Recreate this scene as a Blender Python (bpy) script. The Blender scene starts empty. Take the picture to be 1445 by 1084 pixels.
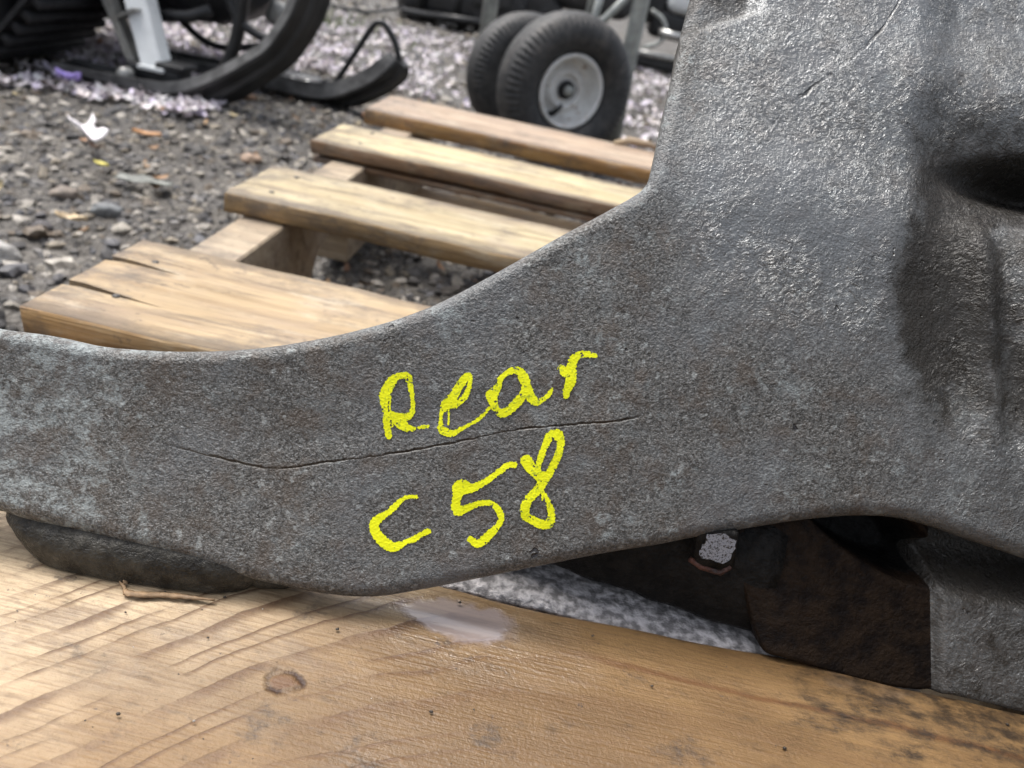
import bpy, bmesh, math, random
import numpy as np
from mathutils import Vector, Matrix, noise

random.seed(7)
rng = np.random.default_rng(7)
scene = bpy.context.scene
COL = scene.collection
PI = math.pi

# ------------------------------------------------------------------ camera
cam_d = bpy.data.cameras.new('camera')
cam = bpy.data.objects.new('camera', cam_d)
COL.objects.link(cam)
R = ((0.97544, -0.21922, 0.02149), (0.12276, 0.46001, -0.87939), (0.18289, 0.86043, 0.47562))
mw = Matrix(R).to_4x4()
mw.translation = Vector((0, 0, 0.34))
cam.matrix_world = mw
cam_d.sensor_width = 36
cam_d.lens = 27.03
cam_d.clip_start = 0.01
cam_d.clip_end = 500
cam_d.dof.use_dof = True
cam_d.dof.focus_distance = 0.262
cam_d.dof.aperture_fstop = 13
scene.camera = cam

# ------------------------------------------------------------------ world, sun, exposure
SUN_EL, SUN_AZ = math.radians(64), math.radians(-58)      # azimuth from +Y towards +X
world = bpy.data.worlds.new('World')
scene.world = world
world.use_nodes = True
wt = world.node_tree
wt.nodes.clear()
w_out = wt.nodes.new('ShaderNodeOutputWorld')
w_bg = wt.nodes.new('ShaderNodeBackground')
w_sky = wt.nodes.new('ShaderNodeTexSky')
w_hsv = wt.nodes.new('ShaderNodeHueSaturation')
w_sky.sky_type = 'NISHITA'
w_sky.sun_disc = False
w_sky.sun_elevation = SUN_EL
w_sky.sun_rotation = SUN_AZ
w_sky.air_density = 1.0
w_sky.dust_density = 6.0
w_sky.ozone_density = 1.0
w_hsv.inputs['Saturation'].default_value = 0.42
w_bg.inputs['Strength'].default_value = 0.13
wt.links.new(w_sky.outputs[0], w_hsv.inputs['Color'])
wt.links.new(w_hsv.outputs[0], w_bg.inputs['Color'])
wt.links.new(w_bg.outputs[0], w_out.inputs[0])

sun_d = bpy.data.lights.new('sun', 'SUN')
sun_d.energy = 1.4
sun_d.angle = math.radians(30)
sun_d.color = (1.0, 0.98, 0.95)
sun = bpy.data.objects.new('sun', sun_d)
COL.objects.link(sun)
sdir = Vector((math.sin(SUN_AZ) * math.cos(SUN_EL), math.cos(SUN_AZ) * math.cos(SUN_EL), math.sin(SUN_EL)))
sun.rotation_euler = sdir.to_track_quat('Z', 'Y').to_euler()

vs = scene.view_settings
vs.view_transform = 'Standard'
vs.look = 'None'
vs.exposure = 1.0
vs.gamma = 1.0
vs.use_curve_mapping = False
scene.cycles.use_denoising = True
scene.cycles.use_adaptive_sampling = True
scene.cycles.adaptive_threshold = 0.02
scene.cycles.max_bounces = 5
scene.cycles.caustics_reflective = False
scene.cycles.caustics_refractive = False

# ------------------------------------------------------------------ helpers
def tag(o, label=None, cat=None, group=None, kind=None):
    if label: o['label'] = label
    if cat: o['category'] = cat
    if group: o['group'] = group
    if kind: o['kind'] = kind
    return o

def thing(name, loc, label, cat, group=None):
    o = bpy.data.objects.new(name, None)
    o.empty_display_size = 0.03
    COL.objects.link(o)
    o.location = loc
    return tag(o, label, cat, group)

def mesh(name, verts, faces, mats, parent=None, smooth=True, midx=None, attrs=None, sharp=None):
    """verts are in world coordinates; the object keeps its origin at the world origin unless a parent moves it"""
    me = bpy.data.meshes.new(name)
    me.from_pydata([tuple(map(float, v)) for v in verts] if not isinstance(verts, np.ndarray) else verts.tolist(), [], faces)
    if not isinstance(mats, (list, tuple)): mats = [mats]
    for m in mats: me.materials.append(m)
    if smooth: me.polygons.foreach_set('use_smooth', [True] * len(me.polygons))
    if midx is not None: me.polygons.foreach_set('material_index', midx)
    for k, a in (attrs or {}).items():
        a = np.asarray(a, dtype=np.float32)
        if a.ndim == 1:
            at = me.attributes.new(k, 'FLOAT', 'POINT'); at.data.foreach_set('value', a)
        else:
            at = me.attributes.new(k, 'FLOAT_COLOR', 'POINT'); at.data.foreach_set('color', a.ravel())
    me.update()
    if sharp is not None:
        me.set_sharp_from_angle(angle=math.radians(sharp))
    o = bpy.data.objects.new(name, me)
    COL.objects.link(o)
    if parent is not None:
        o.parent = parent
        o.matrix_parent_inverse = Matrix.Translation(-parent.location) if parent.parent is None else Matrix.Identity(4)
    return o

def catmull(pts, n=12):
    P = [np.array(p, float) for p in pts]
    P = [2 * P[0] - P[1]] + P + [2 * P[-1] - P[-2]]
    out = []
    for i in range(1, len(P) - 2):
        p0, p1, p2, p3 = P[i - 1:i + 3]
        for k in range(n):
            t = k / n
            out.append(0.5 * ((2 * p1) + (-p0 + p2) * t + (2 * p0 - 5 * p1 + 4 * p2 - p3) * t * t + (-p0 + 3 * p1 - 3 * p2 + p3) * t ** 3))
    out.append(P[-2])
    return np.array(out)

def fbm(x, y, z=0.0, o=4):
    return noise.fractal(Vector((x, y, z)), 1.0, 2.0, o)

def sstep(a, b, x):
    t = np.clip((x - a) / (b - a), 0, 1)
    return t * t * (3 - 2 * t)

def tube(pts, r, seg=10, caps=True):
    """verts, faces of a round tube along a polyline; r may be a list"""
    pts = [Vector(p) for p in pts]
    n = len(pts)
    rr = r if isinstance(r, (list, tuple)) else [r] * n
    V, F = [], []
    up = Vector((0, 0, 1))
    prev = None
    for i, p in enumerate(pts):
        t = (pts[min(i + 1, n - 1)] - pts[max(i - 1, 0)]).normalized()
        if prev is None:
            a = t.cross(up)
            if a.length < 1e-3: a = t.cross(Vector((1, 0, 0)))
            a.normalize()
        else:
            a = (prev - t * prev.dot(t)).normalized()
        prev = a
        b = t.cross(a)
        for k in range(seg):
            an = 2 * PI * k / seg
            V.append(p + (a * math.cos(an) + b * math.sin(an)) * rr[i])
    for i in range(n - 1):
        for k in range(seg):
            k2 = (k + 1) % seg
            F.append((i * seg + k, i * seg + k2, (i + 1) * seg + k2, (i + 1) * seg + k))
    if caps:
        F.append(tuple(reversed(range(seg))))
        F.append(tuple(range((n - 1) * seg, n * seg)))
    return V, F

def merge(*parts):
    V, F = [], []
    for v, f in parts:
        b = len(V)
        V += list(v)
        F += [tuple(i + b for i in q) for q in f]
    return V, F

def sweep(sections, closed=True, caps=True):
    """sections: list of equal-length rings of points"""
    n = len(sections[0])
    V = [p for s in sections for p in s]
    F = []
    for i in range(len(sections) - 1):
        for k in range(n if closed else n - 1):
            k2 = (k + 1) % n
            F.append((i * n + k, i * n + k2, (i + 1) * n + k2, (i + 1) * n + k))
    if caps and closed:
        F.append(tuple(reversed(range(n))))
        F.append(tuple(range((len(sections) - 1) * n, len(sections) * n)))
    return V, F

def rbox(c, s, bev=0.003, rot=None, seg=2):
    """bevelled box as verts, faces"""
    bm = bmesh.new()
    bmesh.ops.create_cube(bm, size=1.0)
    for v in bm.verts: v.co = Vector((v.co.x * s[0], v.co.y * s[1], v.co.z * s[2]))
    if bev: bmesh.ops.bevel(bm, geom=list(bm.edges), offset=bev, segments=seg, affect='EDGES', profile=0.5)
    if rot is not None: bmesh.ops.rotate(bm, verts=bm.verts, cent=(0, 0, 0), matrix=rot)
    bmesh.ops.translate(bm, verts=bm.verts, vec=c)
    bm.verts.index_update()
    V = [v.co.copy() for v in bm.verts]
    F = [tuple(v.index for v in f.verts) for f in bm.faces]
    bm.free()
    return V, F

def lathe(profile, c, axis, nseg=64, closed=False, mod=None):
    """revolve (radius, along-axis) points round axis through c"""
    axis = Vector(axis).normalized()
    a = axis.cross(Vector((0, 0, 1)))
    if a.length < 1e-3: a = Vector((1, 0, 0))
    a.normalize()
    b = axis.cross(a)
    c = Vector(c)
    V, F = [], []
    m = len(profile)
    for k in range(nseg):
        an = 2 * PI * k / nseg
        d = a * math.cos(an) + b * math.sin(an)
        for j, (r, h) in enumerate(profile):
            if mod: r, h = mod(j, k, r, h)
            V.append(c + d * r + axis * h)
    for k in range(nseg):
        k2 = (k + 1) % nseg
        for j in range(m if closed else m - 1):
            j2 = (j + 1) % m
            F.append((k * m + j, k * m + j2, k2 * m + j2, k2 * m + j))
    return V, F

# ------------------------------------------------------------------ node helper
class NT:
    def __init__(self, name):
        self.m = bpy.data.materials.new(name)
        self.m.use_nodes = True
        self.t = self.m.node_tree
        self.t.nodes.clear()
        self.out = self.t.nodes.new('ShaderNodeOutputMaterial')
        self.p = self.t.nodes.new('ShaderNodeBsdfPrincipled')
        self.t.links.new(self.p.outputs[0], self.out.inputs[0])
        self._obj = None
    def n(self, typ): return self.t.nodes.new('ShaderNode' + typ)
    def set(self, sock, v):
        if isinstance(v, bpy.types.NodeSocket): self.t.links.new(v, sock)
        elif isinstance(v, (tuple, list)) and sock.type == 'RGBA' and len(v) == 3: sock.default_value = (*v, 1)
        else: sock.default_value = v
    def inp(self, name, v): self.set(self.p.inputs[name], v); return self
    def obj(self):
        if self._obj is None: self._obj = self.n('TexCoord').outputs['Object']
        return self._obj
    def mapping(self, vec=None, loc=(0, 0, 0), rot=(0, 0, 0), scale=(1, 1, 1)):
        q = self.n('Mapping')
        self.set(q.inputs[0], vec or self.obj())
        q.inputs[1].default_value = loc; q.inputs[2].default_value = rot; q.inputs[3].default_value = scale
        return q.outputs[0]
    def noise(self, scale, vec=None, detail=3, rough=0.55, dist=0.0, color=False):
        q = self.n('TexNoise')
        self.set(q.inputs['Vector'], vec or self.obj())
        q.inputs['Scale'].default_value = scale; q.inputs['Detail'].default_value = detail
        q.inputs['Roughness'].default_value = rough; q.inputs['Distortion'].default_value = dist
        return q.outputs['Color' if color else 'Fac']
    def voro(self, scale, vec=None, feat='F1', out='Distance', rand=1.0):
        q = self.n('TexVoronoi')
        q.feature = feat
        self.set(q.inputs['Vector'], vec or self.obj())
        q.inputs['Scale'].default_value = scale; q.inputs['Randomness'].default_value = rand
        return q.outputs[out]
    def math(self, op, a, b=0.0, c=0.0, clamp=False):
        q = self.n('Math'); q.operation = op; q.use_clamp = clamp
        self.set(q.inputs[0], a); self.set(q.inputs[1], b); self.set(q.inputs[2], c)
        return q.outputs[0]
    def rng(self, v, a, b, c=0.0, d=1.0, smooth=True):
        q = self.n('MapRange'); q.interpolation_type = 'SMOOTHSTEP' if smooth else 'LINEAR'
        self.set(q.inputs[0], v)
        for i, x in enumerate((a, b, c, d)): self.set(q.inputs[i + 1], x)
        return q.outputs[0]
    def mix(self, f, a, b, mode='MIX'):
        q = self.n('Mix'); q.data_type = 'RGBA'; q.blend_type = mode
        self.set(q.inputs[0], f); self.set(q.inputs[6], a); self.set(q.inputs[7], b)
        return q.outputs[2]
    def attr(self, name, out='Fac'):
        q = self.n('Attribute'); q.attribute_name = name
        return q.outputs[out]
    def xyz(self, vec=None):
        q = self.n('SeparateXYZ'); self.set(q.inputs[0], vec or self.obj())
        return q.outputs
    def bump(self, h, dist=0.001, strength=1.0, normal=None):
        q = self.n('Bump')
        q.inputs['Strength'].default_value = strength
        q.inputs['Distance'].default_value = dist
        self.set(q.inputs['Height'], h)
        if normal is not None: self.set(q.inputs['Normal'], normal)
        return q.outputs[0]

def simple(name, col, rough=0.5, metal=0.0, nscale=60, var=0.35, bump=0.0, bscale=300, spec=0.5, coat=0.0):
    t = NT(name)
    f = t.noise(nscale, detail=4)
    dark = tuple(c * (1 - var) for c in col)
    t.inp('Base Color', t.mix(t.rng(f, 0.35, 0.65), dark, col))
    t.inp('Roughness', t.rng(t.noise(nscale * 0.7), 0.3, 0.7, max(0.02, rough - 0.12), min(1, rough + 0.12)))
    t.inp('Metallic', metal)
    t.p.inputs['Specular IOR Level'].default_value = spec
    t.p.inputs['Coat Weight'].default_value = coat
    if bump: t.inp('Normal', t.bump(t.noise(bscale, detail=3), dist=bump))
    return t.m

# ------------------------------------------------------------------ materials
def wood_mat(name, light, dark, seed, ring=42.0, bend=None, wet=0.0, stain=0.5, rough=0.6, fibre=1.0):
    t = NT(name)
    base = t.mapping(loc=(seed * 1.37, seed * 0.73, seed * 0.31))
    warp = t.noise(6, vec=t.mapping(base, scale=(1, 3, 3)), detail=2)
    s = t.xyz(base)
    yy = t.math('ADD', s[1], t.math('MULTIPLY', s[2], 0.7))
    yy = t.math('ADD', yy, t.math('MULTIPLY', warp, 0.045))
    rings = t.math('SINE', t.math('MULTIPLY', yy, ring * 2 * PI))
    band = t.noise(1.0, vec=t.mapping(base, scale=(3, 55, 55)), detail=4, dist=0.6)
    fib = t.noise(1.0, vec=t.mapping(base, scale=(25, 900, 900)), detail=3)
    g = t.math('ADD', t.math('MULTIPLY', t.rng(rings, 0.2, 1.0), 0.35), t.math('MULTIPLY', t.rng(band, 0.35, 0.7), 0.65))
    c = t.mix(g, light, dark)
    c = t.mix(t.math('MULTIPLY', t.rng(fib, 0.4, 0.72), 0.35 * fibre), c, tuple(x * 0.55 for x in dark))
    # grey weathering and dirt with their own shapes
    big = t.noise(9, vec=t.mapping(base, scale=(1, 2.5, 2.5)), detail=5, rough=0.65)
    c = t.mix(t.math('MULTIPLY', t.rng(big, 0.45, 0.72), stain), c, (0.26, 0.20, 0.165))
    streak = t.noise(1.0, vec=t.mapping(base, loc=(5, 2, 1), scale=(9, 110, 110)), detail=5, rough=0.7)
    c = t.mix(t.math('MULTIPLY', t.rng(streak, 0.50, 0.68), 0.6 * stain + 0.35), c, (0.10, 0.07, 0.05))
    pale = t.noise(20, vec=t.mapping(base, loc=(1, 8, 3), scale=(1, 3, 3)), detail=5, rough=0.7)
    c = t.mix(t.math('MULTIPLY', t.rng(pale, 0.5, 0.7), 0.35), c, (0.60, 0.54, 0.42))
    smudge = t.noise(14, vec=t.mapping(base, loc=(4, 3, 7), scale=(1, 1.6, 1.6)), detail=6, rough=0.75)
    c = t.mix(t.math('MULTIPLY', t.rng(smudge, 0.50, 0.68), 0.75), c, (0.12, 0.095, 0.075))
    sp = t.noise(85, vec=base, detail=4, rough=0.7)
    c = t.mix(t.math('MULTIPLY', t.rng(sp, 0.60, 0.74), 0.65), c, (0.08, 0.06, 0.05))
    ed = t.math('MULTIPLY', t.rng(t.math('ADD', t.attr('edge'), t.math('MULTIPLY', t.math('SUBTRACT', t.noise(30, vec=t.mapping(base, scale=(1, 2, 2)), detail=5, rough=0.7), 0.5), 1.3)), 0.45, 0.95), 0.65)
    if ring < 100: c = t.mix(ed, c, (0.10, 0.075, 0.055))
    ends = t.math('MULTIPLY', t.rng(t.xyz()[0], -0.225, -0.288), t.rng(t.noise(40, vec=base, detail=5, rough=0.7), 0.38, 0.62))
    c = t.mix(t.math('MULTIPLY', ends, 0.7), c, (0.10, 0.08, 0.065))
    t.inp('Base Color', c)
    t.inp('Roughness', t.rng(t.noise(14, vec=base), 0.35, 0.65, rough - wet, rough + 0.15))
    h = t.math('ADD', t.math('MULTIPLY', fib, 0.5), t.math('MULTIPLY', t.rng(band, 0.3, 0.75), 0.5))
    t.inp('Normal', t.bump(h, dist=0.0022, strength=0.9))
    return t.m

def near_board_mat():
    """wet planed softwood with curved growth rings, a knot, soot marks and a puddle with painted pale sheen"""
    t = NT('near_board_wood')
    o = t.obj()
    s = t.xyz()
    x, y = s[0], s[1]
    w1 = t.noise(7, detail=2)
    w2 = t.noise(45, vec=t.mapping(scale=(1, 1.6, 1)), detail=3)
    # rings run along the board on the right and turn towards the far edge on the left
    left = t.math('SMOOTH_MAX', t.math('SUBTRACT', -0.015, x), 0.0, 0.09)
    r = t.math('SUBTRACT', y, t.math('MULTIPLY', left, -1.25))
    r = t.math('ADD', r, t.math('MULTIPLY', w1, 0.05))
    r = t.math('ADD', r, t.math('MULTIPLY', w2, 0.0055))
    # bend the rings round the knot
    kx, ky = -0.055, 0.162
    dx = t.math('SUBTRACT', x, kx); dy = t.math('SUBTRACT', y, ky)
    kd = t.math('SQRT', t.math('ADD', t.math('MULTIPLY', dx, dx), t.math('MULTIPLY', t.math('MULTIPLY', dy, dy), 1.6)))
    sq = t.math('SINE', t.math('MULTIPLY', r, 2 * PI * 88))
    saw = t.math('FRACT', t.math('MULTIPLY', t.math('ADD', r, t.math('MULTIPLY', t.math('SINE', t.math('MULTIPLY', r, 160.0)), 0.0035)), 78))
    late = t.rng(saw, 0.62, 0.96)
    late = t.math('MULTIPLY', late, t.rng(saw, 1.0, 0.965))
    fade = t.rng(x, -0.03, 0.05, 1.0, 0.22)
    vary = t.rng(t.noise(34, detail=4, rough=0.65), 0.38, 0.62, 0.05, 1.0)
    line = t.math('MULTIPLY', t.math('MULTIPLY', late, fade), vary)
    fib = t.noise(1.0, vec=t.mapping(rot=(0, 0, -0.06), scale=(60, 900, 60)), detail=3)
    cell = t.noise(700, detail=2, rough=0.7)
    tone = t.noise(11, vec=t.mapping(scale=(0.7, 2.2, 1)), detail=4)
    c = t.mix(t.rng(tone, 0.3, 0.7), (0.235, 0.142, 0.060), (0.120, 0.068, 0.027))  # right side's brown lowered to hold the casting's shade
    pale = t.rng(t.math('ADD', t.math('SUBTRACT', x, t.math('MULTIPLY', t.math('SUBTRACT', y, 0.17), 1.2)), t.math('MULTIPLY', t.noise(18, detail=5), 0.16)), 0.075, -0.05)
    c = t.mix(t.math('MULTIPLY', pale, t.rng(t.noise(26, vec=t.mapping(loc=(2, 7, 0), scale=(1, 2, 1)), detail=5, rough=0.7), 0.3, 0.6, 0.45, 0.95)), c, (0.53, 0.41, 0.265))
    grey = t.noise(17, vec=t.mapping(loc=(6.3, 2.2, 0), scale=(1, 1.8, 1)), detail=6, rough=0.75)
    c = t.mix(t.math('MULTIPLY', t.rng(grey, 0.52, 0.68), 0.5), c, (0.17, 0.13, 0.10))
    c = t.mix(t.math('MULTIPLY', line, 0.85), c, (0.095, 0.045, 0.02))
    c = t.mix(t.math('MULTIPLY', t.rng(fib, 0.42, 0.70), 0.5), c, (0.13, 0.072, 0.032))
    c = t.mix(t.math('MULTIPLY', t.rng(cell, 0.5, 0.75), 0.25), c, (0.28, 0.17, 0.09))
    # darker wet band along the far edge on the right, with two brown pitch streaks
    st1 = t.math('ABSOLUTE', t.math('SUBTRACT', t.math('ADD', y, t.math('MULTIPLY', w2, 0.006)), 0.2035))
    c = t.mix(t.math('MULTIPLY', t.math('MULTIPLY', t.rng(st1, 0.0022, 0.0002), t.rng(x, 0.025, 0.06)), 0.75), c, (0.11, 0.045, 0.015))
    # grimy stain at the right end of the far edge
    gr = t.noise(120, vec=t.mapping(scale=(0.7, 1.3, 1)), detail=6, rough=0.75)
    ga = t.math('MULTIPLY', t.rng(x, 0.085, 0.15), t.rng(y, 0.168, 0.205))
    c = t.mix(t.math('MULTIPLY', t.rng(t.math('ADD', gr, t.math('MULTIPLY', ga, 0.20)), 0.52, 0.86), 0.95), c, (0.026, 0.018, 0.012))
    # knot
    kr = t.math('ADD', kd, t.math('MULTIPLY', t.math('SUBTRACT', t.noise(190, detail=4), 0.5), 0.005))
    ringk = t.math('MULTIPLY', t.math('MULTIPLY', t.rng(kr, 0.0028, 0.0046), t.rng(kr, 0.0075, 0.0052)), t.rng(t.noise(160, detail=4), 0.35, 0.6, 0.35, 1.0))
    c = t.mix(t.math('MULTIPLY', ringk, 1.0), c, (0.035, 0.014, 0.007))
    c = t.mix(t.math('MULTIPLY', t.rng(kr, 0.0045, 0.0028), 0.75), c, (0.11, 0.048, 0.02))
    # soot smudges
    sm = t.noise(30, vec=t.mapping(loc=(3.1, 1.7, 0), scale=(1, 1.5, 1)), detail=6, rough=0.72)
    c = t.mix(t.math('MULTIPLY', t.rng(sm, 0.575, 0.70), 0.8), c, (0.045, 0.032, 0.024))
    sp = t.noise(210, vec=t.mapping(loc=(9.2, 4.4, 0)), detail=4, rough=0.65)
    c = t.mix(t.math('MULTIPLY', t.rng(sp, 0.66, 0.74), 0.85), c, (0.045, 0.03, 0.025))
    # pale lilac wash of a puddle: sky reflection put into the wood colour
    lx = t.math('DIVIDE', t.math('SUBTRACT', x, -0.006), 0.023); ly = t.math('DIVIDE', t.math('SUBTRACT', y, 0.203), 0.0115)
    ld = t.math('SQRT', t.math('ADD', t.math('MULTIPLY', lx, lx), t.math('MULTIPLY', ly, ly)))
    ld = t.math('ADD', ld, t.math('MULTIPLY', t.math('SUBTRACT', t.noise(70, detail=4), 0.5), 1.5))
    wash = t.rng(ld, 1.0, 0.66)
    c = t.mix(t.math('MULTIPLY', wash, 0.45), c, (0.46, 0.42, 0.45))
    t.inp('Base Color', c)
    wetm = t.rng(t.math('ADD', x, t.math('MULTIPLY', t.noise(25, detail=3), 0.12)), 0.0, 0.06)
    wx = t.math('DIVIDE', t.math('SUBTRACT', x, 0.002), 0.055); wy = t.math('DIVIDE', t.math('SUBTRACT', y, 0.200), 0.022)
    halo = t.rng(t.math('ADD', t.math('ADD', t.math('MULTIPLY', wx, wx), t.math('MULTIPLY', wy, wy)), t.math('MULTIPLY', t.math('SUBTRACT', t.noise(50, detail=4), 0.5), 1.6)), 1.1, 0.3)
    ro = t.math('SUBTRACT', 0.58, t.math('MULTIPLY', t.math('MAXIMUM', t.math('MULTIPLY', wetm, 0.6), halo), 0.27))
    ro = t.math('MAXIMUM', t.math('SUBTRACT', ro, t.math('MULTIPLY', wash, 0.45)), 0.06)
    t.inp('Roughness', ro)
    t.inp('Specular IOR Level', t.math('ADD', 0.5, t.math('MULTIPLY', t.math('MAXIMUM', wash, halo), 0.5)))
    h = t.math('ADD', t.math('MULTIPLY', cell, 0.5), t.math('MULTIPLY', fib, 0.6))
    h = t.math('SUBTRACT', h, t.math('MULTIPLY', line, 0.35))
    h = t.math('SUBTRACT', h, t.math('MULTIPLY', ringk, 1.2))
    h = t.math('MULTIPLY', h, t.math('SUBTRACT', 1.0, t.math('MULTIPLY', wash, 0.92)))
    t.inp('Normal', t.bump(h, dist=0.0006, strength=0.85))
    return t.m

def cast_mat():
    t = NT('cast_metal')
    g1 = t.noise(1500, detail=2, rough=0.6)
    g2 = t.noise(780, detail=3, rough=0.65)
    mid = t.noise(95, detail=4, rough=0.6)
    big = t.noise(24, detail=4, rough=0.6)
    c = t.mix(t.rng(g2, 0.34, 0.66), (0.046, 0.044, 0.040), (0.160, 0.155, 0.145))
    c = t.mix(t.math('MULTIPLY', t.rng(g1, 0.54, 0.66), 0.5), c, (0.34, 0.35, 0.35))
    c = t.mix(t.math('MULTIPLY', t.rng(g1, 0.44, 0.34), 0.55), c, (0.030, 0.029, 0.028))
    c = t.mix(t.math('MULTIPLY', t.rng(mid, 0.46, 0.66), 0.50), c, (0.095, 0.068, 0.048))
    pb = t.noise(58, vec=t.mapping(loc=(6, 6, 2)), detail=5, rough=0.7)
    c = t.mix(t.math('MULTIPLY', t.rng(pb, 0.52, 0.68), 0.36), c, (0.22, 0.24, 0.245))
    c = t.mix(t.math('MULTIPLY', t.rng(t.noise(300, vec=t.mapping(loc=(1, 9, 2)), detail=3), 0.60, 0.72), 0.55), c, (0.40, 0.42, 0.41))
    c = t.mix(t.math('MULTIPLY', t.rng(big, 0.45, 0.7), 0.40), c, (0.165, 0.18, 0.195))
    # pale oxide bloom
    ox = t.attr('oxide')
    on = t.noise(230, vec=t.mapping(loc=(2, 5, 1)), detail=5, rough=0.72)
    om = t.rng(t.math('ADD', t.math('ADD', t.math('MULTIPLY', on, 0.6), t.math('MULTIPLY', t.noise(62, vec=t.mapping(loc=(3, 3, 8)), detail=3), 0.4)), t.math('MULTIPLY', ox, 0.14)), 0.56, 0.70)
    om = t.math('MULTIPLY', om, t.rng(g2, 0.3, 0.55, 0.35, 1.0))
    c = t.mix(t.math('MULTIPLY', om, 0.7), c, (0.36, 0.40, 0.40))
    # dark pits
    pit = t.noise(170, vec=t.mapping(loc=(7, 1, 3)), detail=2)
    c = t.mix(t.math('MULTIPLY', t.rng(pit, 0.735, 0.78), 0.9), c, (0.02, 0.02, 0.025))
    # oily grime; the same mask also carries painted pocket and foot shade
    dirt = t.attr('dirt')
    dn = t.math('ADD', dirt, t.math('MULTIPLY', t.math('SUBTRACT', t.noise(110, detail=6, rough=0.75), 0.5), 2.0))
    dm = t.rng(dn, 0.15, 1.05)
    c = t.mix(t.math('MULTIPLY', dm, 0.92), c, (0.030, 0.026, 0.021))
    wet = t.attr('wet')
    wn = t.rng(t.math('ADD', wet, t.math('MULTIPLY', t.math('SUBTRACT', t.noise(60, detail=4), 0.5), 0.6)), 0.15, 0.85)
    t.inp('Metallic', t.math('MULTIPLY', t.math('SUBTRACT', 1.0, dm), t.math('ADD', 0.08, t.math('MULTIPLY', wn, 0.42))))
    c = t.mix(t.math('MULTIPLY', t.math('MULTIPLY', wn, t.math('SUBTRACT', 1.0, dm)), 0.50), c, (0.29, 0.30, 0.305))  # wet metal's base colour lightened to brighten its sky sheen
    ro = t.math('SUBTRACT', t.rng(g2, 0.3, 0.7, 0.54, 0.38), t.math('MULTIPLY', wn, t.rng(mid, 0.35, 0.6, 0.17, 0.32)))
    t.inp('Roughness', t.math('ADD', ro, t.math('MULTIPLY', om, 0.2)))
    # seams: signed distances carried by the mesh
    s1 = t.attr('seam_a'); k1 = t.attr('seam_a_on')
    s1 = t.math('ADD', s1, t.math('MULTIPLY', t.math('SUBTRACT', t.noise(260, detail=3), 0.5), 0.0011))
    lip = t.math('MULTIPLY', t.rng(s1, -0.00025, 0.00025), t.rng(s1, 0.012, 0.0005))
    gro = t.math('MULTIPLY', t.rng(t.math('ABSOLUTE', s1), 0.0007, 0.0001), k1)
    s2 = t.attr('seam_b'); k2 = t.attr('seam_b_on')
    s2 = t.math('ADD', s2, t.math('MULTIPLY', t.math('SUBTRACT', t.noise(200, detail=3), 0.5), 0.0016))
    gro2 = t.math('MULTIPLY', t.rng(t.math('ABSOLUTE', s2), 0.0010, 0.0002), k2)
    sv = t.rng(t.noise(70, vec=t.mapping(loc=(1, 2, 9)), detail=4, rough=0.7), 0.40, 0.62, 0.05, 1.0)
    gro = t.math('MULTIPLY', gro, sv)
    gro2 = t.math('MULTIPLY', gro2, sv)
    crack = t.math('MAXIMUM', t.math('MULTIPLY', gro, 0.42), t.math('MULTIPLY', gro2, 0.7))
    c = t.mix(crack, c, (0.025, 0.023, 0.022))
    t.inp('Base Color', c)
    grain = t.math('MULTIPLY', t.math('ADD', t.math('MULTIPLY', g1, 0.5), t.math('MULTIPLY', g2, 1.0)), t.math('SUBTRACT', 1.0, t.math('MULTIPLY', wn, 0.45)))
    worm = t.noise(300, vec=t.mapping(loc=(4, 4, 4)), detail=4, rough=0.6, dist=2.2)
    amp = t.rng(t.noise(45, vec=t.mapping(loc=(8, 1, 4)), detail=3), 0.35, 0.65, 0.35, 1.3)
    grain = t.math('ADD', grain, t.math('MULTIPLY', worm, t.math('MULTIPLY', t.math('MULTIPLY', wn, amp), 1.25)))
    h = t.math('ADD', grain, t.math('MULTIPLY', mid, 0.5))
    h = t.math('ADD', h, t.math('MULTIPLY', t.math('MULTIPLY', lip, k1), 0.9))
    h = t.math('SUBTRACT', h, t.math('MULTIPLY', gro, 1.3))
    h = t.math('SUBTRACT', h, t.math('MULTIPLY', gro2, 0.9))
    h = t.math('SUBTRACT', h, t.math('MULTIPLY', t.rng(pit, 0.735, 0.78), 1.0))
    t.inp('Normal', t.bump(h, dist=0.0009, strength=1.0))
    return t.m

def oily_mat(name, c1, c2, rough=0.42, spec=0.5):
    t = NT(name)
    a = t.noise(120, detail=5, rough=0.7)
    b = t.noise(420, detail=3, rough=0.7)
    c = t.mix(t.rng(a, 0.35, 0.65), c1, c2)
    t.inp('Base Color', c)
    t.inp('Roughness', t.rng(b, 0.3, 0.7, rough - 0.15, rough + 0.2))
    t.p.inputs['Specular IOR Level'].default_value = spec
    t.inp('Normal', t.bump(t.math('ADD', a, b), dist=0.0012, strength=0.9))
    return t.m

def paint_mat():
    t = NT('yellow_paint')
    n1 = t.noise(900, detail=3, rough=0.7)
    n2 = t.noise(260, detail=3)
    dry = t.attr('dry')
    f = t.rng(t.math('ADD', n1, t.math('MULTIPLY', dry, 0.22)), 0.62, 0.80)
    c = t.mix(f, (0.93, 0.95, 0.0), (0.42, 0.50, 0.02))
    c = t.mix(t.math('MULTIPLY', t.rng(n2, 0.55, 0.75), 0.3), c, (0.72, 0.86, 0.0))
    t.inp('Base Color', c)
    t.inp('Roughness', 0.6)
    t.inp('Normal', t.bump(n1, dist=0.0003, strength=0.7))
    return t.m

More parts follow.
